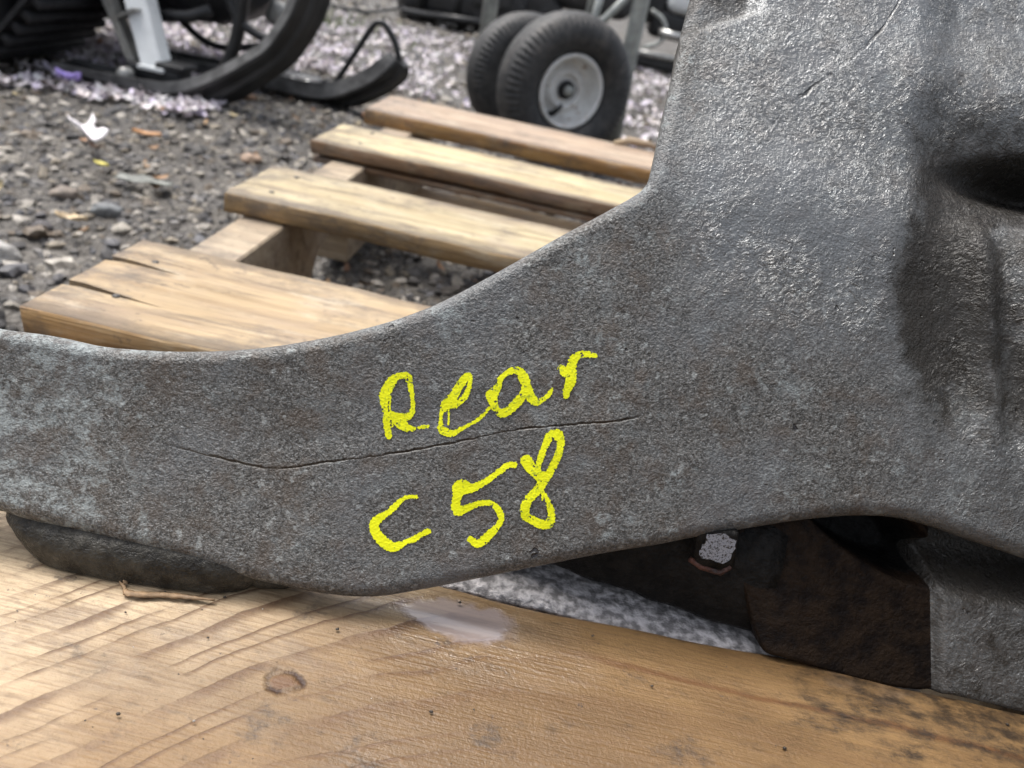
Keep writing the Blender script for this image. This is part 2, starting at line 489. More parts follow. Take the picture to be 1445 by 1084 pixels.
def colour_attr_mat(name, rough=0.75, bump=0.002, bscale=180, spec=0.4):
    t = NT(name)
    c = t.attr('tint', 'Color')
    c = t.mix(t.math('MULTIPLY', t.rng(t.noise(160, detail=4), 0.4, 0.7), 0.45), c, (0.06, 0.052, 0.045))
    t.inp('Base Color', c)
    t.inp('Roughness', rough)
    t.p.inputs['Specular IOR Level'].default_value = spec
    if bump: t.inp('Normal', t.bump(t.noise(bscale, detail=3), dist=bump))
    return t.m

def ground_mat():
    t = NT('gravel_soil')
    a = t.noise(55, detail=5, rough=0.7)
    b = t.noise(7, detail=4)
    v = t.voro(130, out='Color')
    c = t.mix(t.rng(a, 0.35, 0.68), (0.028, 0.025, 0.022), (0.105, 0.094, 0.080))
    c = t.mix(t.math('MULTIPLY', t.rng(b, 0.42, 0.62), 0.4), c, (0.13, 0.115, 0.095))
    c = t.mix(t.math('MULTIPLY', t.rng(t.xyz(v)[0], 0.0, 1.0), 0.5), c, (0.17, 0.16, 0.145))
    c = t.mix(t.math('MULTIPLY', t.rng(t.xyz(v)[1], 0.6, 1.0), 0.5), c, (0.035, 0.03, 0.027))
    t.inp('Base Color', c)
    t.inp('Roughness', t.rng(b, 0.35, 0.65, 0.45, 0.85))
    h = t.math('ADD', a, t.math('MULTIPLY', t.voro(150), 1.2))
    t.inp('Normal', t.bump(h, dist=0.006, strength=0.9))
    return t.m

def tyre_mat():
    t = NT('tyre_rubber')
    d = t.noise(70, detail=5, rough=0.7)
    c = t.mix(t.rng(d, 0.35, 0.7), (0.018, 0.019, 0.021), (0.05, 0.05, 0.05))
    c = t.mix(t.math('MULTIPLY', t.rng(t.noise(22, detail=5, rough=0.7), 0.5, 0.72), 0.55), c, (0.12, 0.11, 0.10))
    t.inp('Base Color', c)
    t.inp('Roughness', 0.6)
    t.inp('Normal', t.bump(t.noise(500, detail=2), dist=0.0006))
    return t.m

def rim_mat():
    t = NT('rim_paint')
    r = t.noise(45, detail=6, rough=0.75)
    c = t.mix(t.rng(r, 0.56, 0.68), (0.74, 0.75, 0.74), (0.26, 0.16, 0.09))
    c = t.mix(t.math('MULTIPLY', t.rng(t.noise(20, detail=4), 0.45, 0.7), 0.4), c, (0.28, 0.26, 0.23))
    t.inp('Base Color', c)
    t.inp('Roughness', 0.42)
    return t.m

M_cast = cast_mat()
M_oily_shade = oily_mat('oily_shade_iron', (0.003, 0.003, 0.003), (0.012, 0.011, 0.010), 0.55, 0.2)  # near-black holds the shade under the arm as well as oil
M_brown_shade = oily_mat('brown_shade_iron', (0.005, 0.003, 0.0025), (0.020, 0.012, 0.007), 0.6, 0.15)  # rusty brown taken much darker for the shade under the arm
M_foot = oily_mat('oily_foot_iron', (0.008, 0.008, 0.008), (0.055, 0.056, 0.056), 0.30, 0.5)
M_boss = oily_mat('oily_boss_iron', (0.010, 0.009, 0.007), (0.050, 0.046, 0.037), 0.42, 0.35)
M_paint = paint_mat()
M_near = near_board_mat()
M_edge_near = wood_mat('near_board_edge', (0.36, 0.21, 0.10), (0.20, 0.11, 0.05), 3.1)
TOPS = [wood_mat('deck_wood_a', (0.49, 0.37, 0.22), (0.31, 0.215, 0.115), 1.0, stain=0.5),
        wood_mat('deck_wood_b', (0.49, 0.41, 0.25), (0.31, 0.24, 0.135), 2.0, stain=0.55),
        wood_mat('deck_wood_c', (0.56, 0.475, 0.285), (0.36, 0.275, 0.15), 4.0, stain=0.6),
        wood_mat('deck_wood_d', (0.46, 0.35, 0.25), (0.30, 0.21, 0.145), 6.0, stain=0.6)]
EDGES = [wood_mat('deck_edge_a', (0.50, 0.31, 0.13), (0.31, 0.175, 0.07), 11.0, ring=160, stain=0.3),
         wood_mat('deck_edge_b', (0.46, 0.31, 0.145), (0.28, 0.175, 0.075), 12.0, ring=160, stain=0.4),
         wood_mat('deck_edge_c', (0.30, 0.18, 0.09), (0.16, 0.085, 0.045), 13.0, ring=160, stain=0.6),
         wood_mat('deck_edge_d', (0.56, 0.33, 0.12), (0.33, 0.16, 0.055), 14.0, ring=160, stain=0.4)]
M_string = wood_mat('stringer_wood', (0.43, 0.345, 0.24), (0.31, 0.235, 0.16), 8.0, stain=0.45)
M_ground = ground_mat()
M_stone = colour_attr_mat('gravel_stone', rough=0.62)
M_petal = colour_attr_mat('petal', rough=0.7, bump=0)
M_leaf = colour_attr_mat('dead_leaf', rough=0.6, bump=0.001)
M_tyre = tyre_mat()
M_rim = rim_mat()
M_black = simple('black_plastic', (0.022, 0.023, 0.025), rough=0.42, var=0.5, bump=0.0006, nscale=25)
M_ski = simple('worn_ski_plastic', (0.030, 0.031, 0.032), rough=0.5, var=0.5, bump=0.0006, nscale=18)
M_skiedge = simple('scuffed_ski_wall', (0.11, 0.11, 0.11), rough=0.6, var=0.6, bump=0.0008, nscale=35)
M_grey = simple('grey_belly_plastic', (0.16, 0.155, 0.15), rough=0.5, var=0.6, nscale=12, bump=0.001)
M_white = simple('white_painted_metal', (0.84, 0.87, 0.87), rough=0.35, var=0.10, nscale=30)
M_alu = simple('dull_aluminium', (0.42, 0.42, 0.40), rough=0.42, metal=0.6, var=0.35, nscale=40)
M_galv = simple('galvanised_tube', (0.40, 0.42, 0.40), rough=0.5, metal=0.35, var=0.3, nscale=50)
M_steel = simple('bright_steel', (0.6, 0.6, 0.58), rough=0.3, metal=0.9, var=0.3, nscale=60)
M_red = simple('red_plastic', (0.30, 0.03, 0.03), rough=0.4)
M_rust = oily_mat('rusty_steel', (0.02, 0.008, 0.006), (0.09, 0.032, 0.02), 0.6)
M_nail = simple('nail_steel', (0.09, 0.085, 0.08), rough=0.5, metal=0.6)
M_paper = simple('white_paper', (0.74, 0.71, 0.73), rough=0.7, var=0.12, nscale=80, bump=0.001)
M_stand_in = simple('grey_stand_in', (0.64, 0.61, 0.61), rough=0.7, var=0.7, nscale=260, bump=0.002, bscale=260)
M_chip = simple('grey_chip', (0.20, 0.21, 0.19), rough=0.6, var=0.4, nscale=60, bump=0.001)
M_bark = simple('torn_wood_fibre', (0.34, 0.22, 0.12), rough=0.7, var=0.4, nscale=150, bump=0.001)
M_track = simple('track_rubber', (0.010, 0.010, 0.012), rough=0.7, var=0.4)
M_grass = simple('grass_blade', (0.14, 0.19, 0.05), rough=0.6, var=0.4, nscale=20)

# ================================================================== GROUND
def gz(x, y):
    a = 0.012 * fbm(x * 2.3, y * 2.3, 0.3, 3) + 0.006 * fbm(x * 9, y * 9, 5.1, 3)
    return a - 0.006

def axis_samples(lo, hi, step, far, grow=1.25):
    s = list(np.arange(lo, hi + 1e-6, step))
    d, p = step, hi
    up = []
    while p < far:
        d *= grow; p += d; up.append(p)
    d, p = step, lo
    dn = []
    while p > -far:
        d *= grow; p -= d; dn.append(p)
    return np.array(dn[::-1] + s + up)

gx = axis_samples(-1.7, 0.9, 0.02, 60)
gy = axis_samples(0.2, 2.6, 0.02, 60)
V = [(x, y, gz(x, y)) for y in gy for x in gx]
nx = len(gx)
F = [(j * nx + i, j * nx + i + 1, (j + 1) * nx + i + 1, (j + 1) * nx + i) for j in range(len(gy) - 1) for i in range(nx - 1)]
tag(mesh('ground', V, F, M_ground), 'dark wet gravelly yard ground', None, kind='structure')

# ------------------------------------------------------------------ loose gravel (uncountable)
def rock_template(sub, seed, amp=0.28):
    bm = bmesh.new()
    bmesh.ops.create_icosphere(bm, subdivisions=sub, radius=1.0)
    for v in bm.verts:
        d = 1 + amp * fbm(v.co.x * 1.3 + seed * 7.1, v.co.y * 1.3 + seed, v.co.z * 1.3, 3)
        v.co = v.co * d
    bm.verts.index_update()
    a = np.array([v.co[:] for v in bm.verts])
    f = np.array([[v.index for v in q.verts] for q in bm.faces])
    bm.free()
    return a, f

ROCKS = [rock_template(2, s, 0.55) for s in range(6)]
PEB = [rock_template(1, s + 20, 0.6) for s in range(6)]
STONE_COLS = np.array([(0.10, 0.095, 0.09), (0.16, 0.15, 0.14), (0.24, 0.23, 0.22), (0.07, 0.068, 0.07), (0.30, 0.26, 0.20),
                       (0.36, 0.33, 0.28), (0.20, 0.16, 0.12), (0.13, 0.13, 0.14), (0.52, 0.48, 0.42), (0.09, 0.08, 0.07)]) * 0.8

def scatter(n, xr, yr, rr, templates, cols, flat=0.65, sink=0.25, ymode=1.0, lift=0.0):
    Vs, Fs, Cs = [], [], []
    b = 0
    for i in range(n):
        x = rng.uniform(*xr)
        y = yr[0] + (yr[1] - yr[0]) * rng.random() ** ymode
        r = rr[0] * (rr[1] / rr[0]) ** (rng.random() ** 1.8)
        a, f = templates[rng.integers(len(templates))]
        an = rng.uniform(0, 2 * PI)
        ca, sa = math.cos(an), math.sin(an)
        sx, sy, sz = r * rng.uniform(0.8, 1.35), r * rng.uniform(0.7, 1.1), r * flat * rng.uniform(0.7, 1.15)
        px = a[:, 0] * sx; py = a[:, 1] * sy
        t = rng.uniform(-0.4, 0.4)
        pz = a[:, 2] * sz + px * t
        q = np.stack([x + px * ca - py * sa, y + px * sa + py * ca, gz(x, y) + lift + pz + sz * (1 - 2 * sink) * 0.6], 1)
        Vs.append(q); Fs.append(f + b); b += len(a)
        c = cols[rng.integers(len(cols))] * rng.uniform(0.75, 1.2)
        Cs.append(np.repeat(np.append(c, 1.0)[None], len(a), 0))
    return np.concatenate(Vs), np.concatenate(Fs).tolist(), np.concatenate(Cs)

v1 = scatter(22000, (-1.45, 0.15), (0.42, 2.1), (0.0022, 0.0095), PEB, STONE_COLS)
v2 = scatter(260, (-1.4, 0.15), (0.45, 2.1), (0.008, 0.016), ROCKS, STONE_COLS)
v3 = scatter(4000, (-2.6, 1.3), (1.9, 5.6), (0.007, 0.022), PEB, STONE_COLS)
Vv = np.concatenate([v1[0], v2[0], v3[0]])
n1, n2 = len(v1[0]), len(v2[0])
Ff = v1[1] + [[i + n1 for i in f] for f in v2[1]] + [[i + n1 + n2 for i in f] for f in v3[1]]
tag(mesh('gravel', Vv, Ff, M_stone, smooth=False, attrs={'tint': np.concatenate([v1[2], v2[2], v3[2]])}),
    'loose grey and tan gravel strewn over the yard', None, kind='stuff')

# ------------------------------------------------------------------ fallen petals (uncountable) and leaf scraps
def flakes(n, pos, size, cols, curl=0.5):
    Vs, Fs, Cs = [], [], []
    for i in range(n):
        x, y = pos()
        s = size * rng.uniform(0.6, 1.5)
        an = rng.uniform(0, 2 * PI)
        d = Vector((math.cos(an), math.sin(an), rng.uniform(-0.5, 0.9))).normalized()
        w = d.cross(Vector((rng.uniform(-.5, .5), rng.uniform(-.5, .5), 1))).normalized()
        nrm = w.cross(d)
        if nrm.z < 0: nrm = -nrm
        p = Vector((x, y, gz(x, y) + 0.006 + 0.006 * rng.random()))
        c = curl * s * rng.uniform(0.2, 1)
        b = len(Vs)
        wd = s * rng.uniform(0.35, 0.6)
        for k, (l, ww) in enumerate(((-1, 0.35), (-0.3, 1.0), (0.45, 0.9), (1, 0.25))):
            for sg in (-1, 0, 1):
                Vs.append(p + d * (l * s) + w * (sg * ww * wd) + nrm * (c * (l * l) + (0.35 * wd if sg else 0)))
        for k in range(3):
            for j in range(2):
                q = b + k * 3 + j
                Fs.append((q, q + 1, q + 4, q + 3))
        col = cols[rng.integers(len(cols))] * rng.uniform(0.8, 1.1)
        Cs += [np.append(col, 1.0)] * 12
    return Vs, Fs, np.clip(np.array(Cs), 0, 0.9)

def petal_pos():
    while True:
        r = rng.random()
        if r < 0.35: x, y = rng.uniform(-1.45, -0.70), rng.normal(1.75, 0.35)
        elif r < 0.42: x, y = rng.uniform(-1.0, -0.66), rng.normal(1.345, 0.035)
        elif r < 0.80: x, y = rng.uniform(-1.3, 0.1), rng.uniform(2.0, 3.6)
        else: x, y = rng.uniform(0.0, 0.7), rng.uniform(1.9, 4.2)
        if y < 1.28: continue
        if fbm(x * 4.2, y * 3.2, 9.0, 4) > 0.02 or rng.random() < 0.22: return x, y

PET = np.array([(0.82, 0.77, 0.79), (0.74, 0.68, 0.74), (0.84, 0.82, 0.82), (0.70, 0.64, 0.76), (0.78, 0.71, 0.70)])
V, F, C = flakes(7500, petal_pos, 0.0095, PET)
tag(mesh('fallen_petals', V, F, M_petal, attrs={'tint': C}), 'pale lilac and white petals fallen over the gravel behind the pallet', None, kind='stuff')

LEAF = np.array([(0.36, 0.19, 0.09), (0.30, 0.17, 0.08), (0.42, 0.27, 0.14), (0.22, 0.12, 0.07), (0.40, 0.33, 0.18)])
V, F, C = flakes(220, lambda: (rng.uniform(-1.3, 0.1), rng.uniform(0.55, 2.0)), 0.0075, LEAF, 0.7)
tag(mesh('leaf_litter', V, F, M_leaf, attrs={'tint': C}), 'brown leaf scraps scattered among the gravel', None, kind='stuff')

# grass tufts growing far behind the skis
V, F = [], []
for k in range(420):
    x = rng.normal(-1.25, 0.22); y = rng.normal(3.1, 0.18)
    h = rng.uniform(0.012, 0.05); an = rng.uniform(0, 2 * PI); ln = rng.uniform(0.2, 0.9) * h
    p = Vector((x, y, gz(x, y))); d = Vector((math.cos(an), math.sin(an), 0)); w = Vector((-d.y, d.x, 0)) * 0.0025
    b = len(V)
    V += [p - w, p + w, p + d * ln * 0.4 + Vector((0, 0, h * 0.6)) + w * 0.7, p + d * ln * 0.4 + Vector((0, 0, h * 0.6)) - w * 0.7, p + d * ln + Vector((0, 0, h))]
    F += [(b, b + 1, b + 2, b + 3), (b + 3, b + 2, b + 4)]
tag(mesh('grass', V, F, M_grass), 'short green grass sprouting in the gravel far behind the skis', None, kind='stuff')

# ================================================================== PALLET
PT = 0.13       # deck height
pallet = thing('wooden_pallet', (0.25, 0.63, 0.0), 'wooden stringer pallet with pale weathered deck boards under the cast metal part', 'pallet')

def board(name, x0, x1, y0, y1, th, top, edge, seed, ztop=PT, n=90, wob=0.0034, sag=0.0, skew=0.0, ch=0.0028, label=None, parent=pallet):
    secs = []
    ymid = (y0 + y1) / 2
    ny = 9
    for i in range(n + 1):
        x = x0 + (x1 - x0) * i / n
        a0 = y0 + wob * fbm(x * 7, seed * 3.1, 0.0, 4) + skew * (x - x0)
        a1 = y1 + wob * fbm(x * 7, seed * 5.7 + 9, 0.0, 4) + skew * (x - x0)
        c0 = ch * (0.6 + 0.9 * abs(fbm(x * 14, seed, 3.0, 3)))
        c1 = ch * (0.6 + 0.9 * abs(fbm(x * 14, seed, 7.0, 3)))
        zt = ztop + sag * math.sin(PI * i / n) + 0.0012 * fbm(x * 4, seed, 1.0, 2)
        zb = zt - th
        endr = 0.0
        if i == 0 or i == n: endr = 0.0012
        ring = [(x, a0 + c0, zb), (x, a0, zb + c0)]
        ring += [(x, a0, zt - c0), (x, a0 + c0 * 0.4, zt - c0 * 0.35)]
        for k in range(ny):
            yy = a0 + c0 + (a1 - a0 - c0 - c1) * k / (ny - 1)
            ring.append((x, yy, zt - endr + 0.0007 * fbm(x * 9, yy * 40, seed, 2)))
        ring += [(x, a1 - c1 * 0.4, zt - c1 * 0.35), (x, a1, zt - c1), (x, a1, zb + c1), (x, a1 - c1, zb)]
        dx = 0.0
        if i in (0, n):
            ring = [(p[0] + 0.0018 * fbm(p[1] * 60, p[2] * 60, seed, 3), p[1], p[2]) for p in ring]
        secs.append(ring)
    V, F = sweep(secs)
    me = bpy.data.meshes.new('tmp')
    er = [1.0, 1.0, 1.0, 1.0] + [max(0.0, 1 - 4.0 * min(k, ny - 1 - k) / (ny - 1)) for k in range(ny)] + [1.0, 1.0, 1.0, 1.0]
    o = mesh(name, V, F, [top, edge], parent, attrs={'edge': np.array(er * (n + 1))})
    bpy.data.meshes.remove(me)
    mi = []
    for p in o.data.polygons: mi.append(0 if p.normal.z > 0.6 else 1)
    o.data.polygons.foreach_set('material_index', mi)
    o.data.set_sharp_from_angle(angle=math.radians(50))
    # orient the seams: recompute outward normals
    bm = bmesh.new(); bm.from_mesh(o.data); bmesh.ops.recalc_face_normals(bm, faces=bm.faces)
    bm.faces.ensure_lookup_table()
    for f in bm.faces: f.material_index = 0 if f.normal.z > 0.6 else 1
    bm.to_mesh(o.data); bm.free()
    if label: o['label'] = label
    return o

def cut(o, wedges):
    """cut thin splits into a board end, then drop the cutter"""
    V, F = merge(*wedges)
    c = mesh('cutter', V, F, M_edge_near, smooth=False)
    bm = bmesh.new(); bm.from_mesh(c.data); bmesh.ops.recalc_face_normals(bm, faces=bm.faces); bm.to_mesh(c.data); bm.free()
    md = o.modifiers.new('split', 'BOOLEAN'); md.operation = 'DIFFERENCE'; md.object = c; md.solver = 'EXACT'
    dg = bpy.context.evaluated_depsgraph_get()
    nm = bpy.data.meshes.new_from_object(o.evaluated_get(dg))
    o.modifiers.clear(); o.data = nm
    me = c.data
    bpy.data.objects.remove(c); bpy.data.meshes.remove(me)

def wedge(x0, y0, x1, y1, w, z0, z1):
    return ([(x0 - 0.01, y0 - w, z0), (x0 - 0.01, y0 + w, z0), (x1, y1, z0), (x0 - 0.01, y0 - w, z1), (x0 - 0.01, y0 + w, z1), (x1, y1, z1)],
            [(0, 2, 1), (3, 4, 5), (0, 1, 4, 3), (1, 2, 5, 4), (2, 0, 3, 5)])

near = board('deck_board', -0.285, 0.80, 0.082, 0.2215, 0.019, M_near, M_edge_near, 1.3, label='wet orange brown near board with curved grain and a small knot')
b1 = board('deck_board', -0.278, 0.80, 0.353, 0.474, 0.019, TOPS[0], EDGES[0], 2.3, label='wide tan board split at its left end')
cut(b1, [wedge(-0.278, 0.392, -0.215, 0.386, 0.0040, 0.116, 0.14), wedge(-0.278, 0.436, -0.228, 0.432, 0.0046, 0.114, 0.14)])
b2 = board('deck_board', -0.283, 0.80, 0.605, 0.712, 0.0175, TOPS[1], EDGES[1], 3.9)
b3 = board('deck_board', -0.292, 0.80, 0.838, 0.948, 0.0150, TOPS[2], EDGES[2], 5.2)
b3b = board('deck_slat', -0.290, 0.80, 0.842, 0.935, 0.0065, EDGES[2], EDGES[2], 6.6, ztop=PT - 0.0195, ch=0.0012)
b4 = board('deck_board', -0.298, 0.80, 1.060, 1.205, 0.0205, TOPS[3], EDGES[3], 7.7, skew=0.012, label='brown pinkish far board with bright orange sawn edge')
# a splintered piece standing off the far board
Vc, Fc = tube([(0.045, 1.196, 0.131), (0.065, 1.199, 0.138), (0.095, 1.200, 0.139), (0.13, 1.198, 0.132)], [0.003, 0.006, 0.005, 0.002], 7)
mesh('splinter', Vc, Fc, TOPS[0], b4)

def stringer(x0, x1, seed):
    zt, zb = PT - 0.0185, 0.012
    prof = [(0.085, zb), (0.255, zb), (0.262, zb + 0.022), (0.275, zb + 0.036), (0.43, zb + 0.036), (0.445, zb + 0.02), (0.452, zb),
            (0.675, zb), (0.680, zb + 0.012), (0.688, zb + 0.034), (0.700, zb + 0.048), (0.722, zb + 0.054),
            (0.775, zb + 0.054), (0.790, zb + 0.046), (0.797, zb + 0.02), (0.800, zb), (1.21, zb), (1.21, zt), (0.085, zt)]
    m = len(prof)
    V = [(x0, y, z) for y, z in prof] + [(x1, y, z) for y, z in prof]
    F = [tuple(range(m)), tuple(reversed(range(m, 2 * m)))] + [(i, m + i, m + (i + 1) % m, (i + 1) % m) for i in range(m)]
    bm = bmesh.new()
    vs_ = [bm.verts.new(v) for v in V]
    for f in F: bm.faces.new([vs_[i] for i in f])
    bmesh.ops.recalc_face_normals(bm, faces=bm.faces)
    bmesh.ops.bevel(bm, geom=list(bm.edges), offset=0.0015, segments=1, affect='EDGES')
    bmesh.ops.triangulate(bm, faces=[f for f in bm.faces if len(f.verts) > 4])
    me = bpy.data.meshes.new('stringer'); bm.to_mesh(me); bm.free()
    me.materials.append(M_string)
    o = bpy.data.objects.new('stringer', me); COL.objects.link(o)
    o.parent = pallet; o.matrix_parent_inverse = Matrix.Translation(-pallet.location)
    return o
for x0 in (-0.268, 0.235, 0.745): stringer(x0, x0 + 0.0385, x0)
for y0 in (0.10, 0.60, 1.07): board('bottom_board', -0.283, 0.80, y0, y0 + 0.095, 0.018, EDGES[1], EDGES[1], y0 * 7, ztop=0.0128, n=30)
# nail heads on the deck boards, above the stringers
nail_me = None
for yb in (0.385, 0.445, 0.635, 0.685, 0.868, 0.92, 1.09, 1.16):
    for xs in (-0.249, 0.254, 0.764):
        x, y = xs + rng.uniform(-.006, .006), yb + rng.uniform(-.006, .006)
        Vn, Fn = lathe([(0.0, 0.0003), (0.0020, 0.0002), (0.0024, -0.0004), (0.0024, -0.004)], (x, y, PT + 0.0006), (0, 0, 1), 10)
        mesh('nail', Vn, Fn, M_nail, pallet)

GLYPHS = {'R': [[(-0.04142, 0.08791, 0.002437), (-0.04346, 0.08364, 0.003574), (-0.04401, 0.08109, 0.003574), (-0.04319, 0.07713, 0.002274), (-0.04177, 0.07245, 0.002437), (-0.04034, 0.06775, 0.002274)], [(-0.04407, 0.08149, 0.003249), (-0.04258, 0.08665, 0.003086), (-0.03974, 0.08902, 0.002112), (-0.03736, 0.08927, 0.002437), (-0.03601, 0.08656, 0.001949), (-0.03472, 0.08269, 0.001624), (-0.0338, 0.07915, 0.001624), (-0.0343, 0.07635, 0.002274), (-0.0368, 0.07477, 0.003249), (-0.0398, 0.07476, 0.003249), (-0.04101, 0.0757, 0.001624)], [(-0.0398, 0.07476, 0.002924), (-0.03705, 0.07284, 0.003736), (-0.0344, 0.07156, 0.002761), (-0.03239, 0.07173, 0.001462)], [(-0.03086, 0.07232, 0.000812), (-0.02933, 0.07291, 0.001299), (-0.02744, 0.07331, 0.000975)], [(-0.04196, 0.08144, 0.000569), (-0.04146, 0.07743, 0.00065), (-0.03945, 0.0712, 0.000487)]], 'e': [[(-0.01665, 0.09336, 0.001624), (-0.01789, 0.09199, 0.002761), (-0.01942, 0.08902, 0.002761), (-0.02079, 0.08508, 0.003249), (-0.02269, 0.08187, 0.003574), (-0.0238, 0.0788, 0.001462), (-0.02357, 0.07554, 0.001462), (-0.02284, 0.07318, 0.002761), (-0.02065, 0.07231, 0.002761), (-0.01861, 0.07241, 0.002112), (-0.01647, 0.07426, 0.001462), (-0.01358, 0.07657, 0.001137), (-0.01071, 0.07897, 0.001299), (-0.00798, 0.08315, 0.001137)], [(-0.01624, 0.09285, 0.001462), (-0.01607, 0.09001, 0.001624), (-0.01681, 0.08576, 0.002112), (-0.01846, 0.08342, 0.002112), (-0.02096, 0.08135, 0.002437)], [(-0.02162, 0.08041, 0.000731), (-0.02081, 0.07518, 0.00065)]], 'a': [[(-0.00796, 0.0877, 0.004223), (-0.00634, 0.0907, 0.002437), (-0.00591, 0.09382, 0.001787), (-0.00459, 0.0957, 0.001949), (-0.00201, 0.09738, 0.002437), (0.0005, 0.09716, 0.002924), (0.00263, 0.09448, 0.003249), (0.00321, 0.09127, 0.002761), (0.00177, 0.08772, 0.003249), (-0.00021, 0.0849, 0.003249), (-0.00303, 0.08218, 0.003086), (-0.00567, 0.08313, 0.002437), (-0.00713, 0.08578, 0.003249), (-0.00796, 0.0877, 0.004061)], [(0.00115, 0.09587, 0.002924), (0.00386, 0.09221, 0.002924), (0.00564, 0.08921, 0.003249), (0.0077, 0.08791, 0.002599), (0.00993, 0.08937, 0.001624), (0.01149, 0.09129, 0.001624), (0.01214, 0.09323, 0.001137)]], 'r': [[(0.01413, 0.10101, 0.002437), (0.01603, 0.09969, 0.003736), (0.01718, 0.10113, 0.003736), (0.0178, 0.10454, 0.003249), (0.01988, 0.1068, 0.002437), (0.02271, 0.1073, 0.002112), (0.02514, 0.10723, 0.001462)], [(0.01813, 0.10047, 0.002924), (0.01816, 0.09716, 0.003574), (0.01738, 0.09413, 0.002924), (0.01744, 0.09198, 0.002274)]], 'C': [[(-0.02751, 0.04848, 0.001299), (-0.02929, 0.04835, 0.001299), (-0.03156, 0.04723, 0.001462), (-0.03394, 0.04434, 0.002112), (-0.03596, 0.04175, 0.001949), (-0.03844, 0.03943, 0.002761), (-0.04026, 0.03663, 0.003249), (-0.03918, 0.03404, 0.003411), (-0.0363, 0.0314, 0.003898), (-0.03319, 0.02997, 0.003736), (-0.03083, 0.0306, 0.002761), (-0.02826, 0.03244, 0.001787), (-0.02564, 0.03395, 0.002112), (-0.02351, 0.03597, 0.001949), (-0.02135, 0.03733, 0.001949)]], '5': [[(0.00414, 0.06507, 0.002112), (0.00209, 0.0649, 0.001949), (-0.00037, 0.0624, 0.002112), (-0.00317, 0.05942, 0.002112), (-0.00603, 0.05686, 0.002437), (-0.00897, 0.0547, 0.002924), (-0.01265, 0.05451, 0.00536), (-0.01365, 0.05309, 0.004061)], [(-0.01332, 0.05357, 0.004548), (-0.0138, 0.05014, 0.002924), (-0.01354, 0.04767, 0.003249), (-0.01241, 0.04592, 0.003574), (-0.01014, 0.04713, 0.002924), (-0.00714, 0.04896, 0.002112), (-0.00406, 0.0503, 0.001949), (-0.00115, 0.05028, 0.002112), (0.00142, 0.04842, 0.002437), (0.00267, 0.0461, 0.002274), (0.00204, 0.04304, 0.002112), (0.0002, 0.04021, 0.002924), (-0.0018, 0.03735, 0.003249), (-0.00401, 0.03573, 0.002761), (-0.00652, 0.03676, 0.002437)]], '8': [[(0.00793, 0.06712, 0.004386), (0.00999, 0.06495, 0.003736), (0.01241, 0.06309, 0.002761), (0.01457, 0.06362, 0.001949)], [(0.01309, 0.06253, 0.003249), (0.01218, 0.06574, 0.002112), (0.01266, 0.06959, 0.002274), (0.01346, 0.07349, 0.002437), (0.01449, 0.077, 0.003249), (0.0168, 0.07806, 0.003736), (0.01843, 0.07599, 0.002761), (0.01862, 0.07268, 0.002599), (0.01782, 0.06877, 0.002761), (0.0167, 0.06481, 0.002924), (0.01501, 0.06117, 0.003249), (0.01358, 0.05799, 0.003249), (0.01141, 0.05469, 0.003249), (0.0103, 0.05155, 0.003411), (0.01088, 0.04827, 0.003249), (0.01362, 0.04703, 0.002924), (0.01672, 0.04609, 0.003249), (0.01955, 0.04672, 0.003249), (0.01985, 0.04973, 0.002761), (0.01868, 0.05292, 0.002112), (0.01678, 0.05599, 0.001299), (0.01506, 0.05764, 0.001137)], [(0.01506, 0.05764, 0.000975), (0.01579, 0.05498, 0.000812)]]}

# ================================================================== CAST METAL PART
ce, se = math.cos(math.radians(25)), math.sin(math.radians(25))
cy_, sy_ = math.cos(math.radians(6)), math.sin(math.radians(6))
CO = np.array([0.0, 0.194, 0.13])
CU = np.array([cy_, sy_, 0.0])
CN = np.array([sy_ * ce, -cy_ * ce, se])
CV = np.cross(CN, CU)
def cw(u, v, h):
    u = np.asarray(u, float)[..., None]; v = np.asarray(v, float)[..., None]; h = np.asarray(h, float)[..., None]
    return CO + u * CU + v * CV + h * CN

TOP = [(-0.214, 0.079), (-0.1982, 0.0805), (-0.1849, 0.0814), (-0.1713, 0.0815), (-0.1577, 0.082), (-0.1416, 0.0813), (-0.1255, 0.0826), (-0.1095, 0.085),
       (-0.0913, 0.0891), (-0.0732, 0.095), (-0.0574, 0.1014), (-0.044, 0.1079), (-0.0308, 0.1159), (-0.0179, 0.1258), (-0.005, 0.1364),
       (0.0078, 0.147), (0.0208, 0.1572), (0.0290, 0.1640), (0.0318, 0.1672), (0.0332, 0.1715), (0.0344, 0.1842), (0.0358, 0.2024), (0.0375, 0.2194),
       (0.0388, 0.2315), (0.0415, 0.2555), (0.0442, 0.2793), (0.052, 0.292), (0.07, 0.300), (0.12, 0.304), (0.2, 0.304), (0.30, 0.300)]
LOW = [(-0.214, 0.031), (-0.1913, 0.0235), (-0.1772, 0.0208), (-0.1633, 0.0199), (-0.1562, 0.0186), (-0.1398, 0.0176), (-0.1255, 0.0161), (-0.1087, 0.0146),
       (-0.0916, 0.012), (-0.0792, 0.01), (-0.0645, 0.009), (-0.0498, 0.0087), (-0.0352, 0.0102), (-0.0187, 0.0154), (0.0001, 0.0224),
       (0.0191, 0.0295), (0.0406, 0.0375), (0.06, 0.044), (0.077, 0.0501), (0.0966, 0.0568), (0.1139, 0.0622), (0.1317, 0.0664),
       (0.1475, 0.0679), (0.1613, 0.0667), (0.1754, 0.0643), (0.194, 0.0614), (0.2273, 0.0559), (0.2701, 0.0434), (0.30, 0.034)]
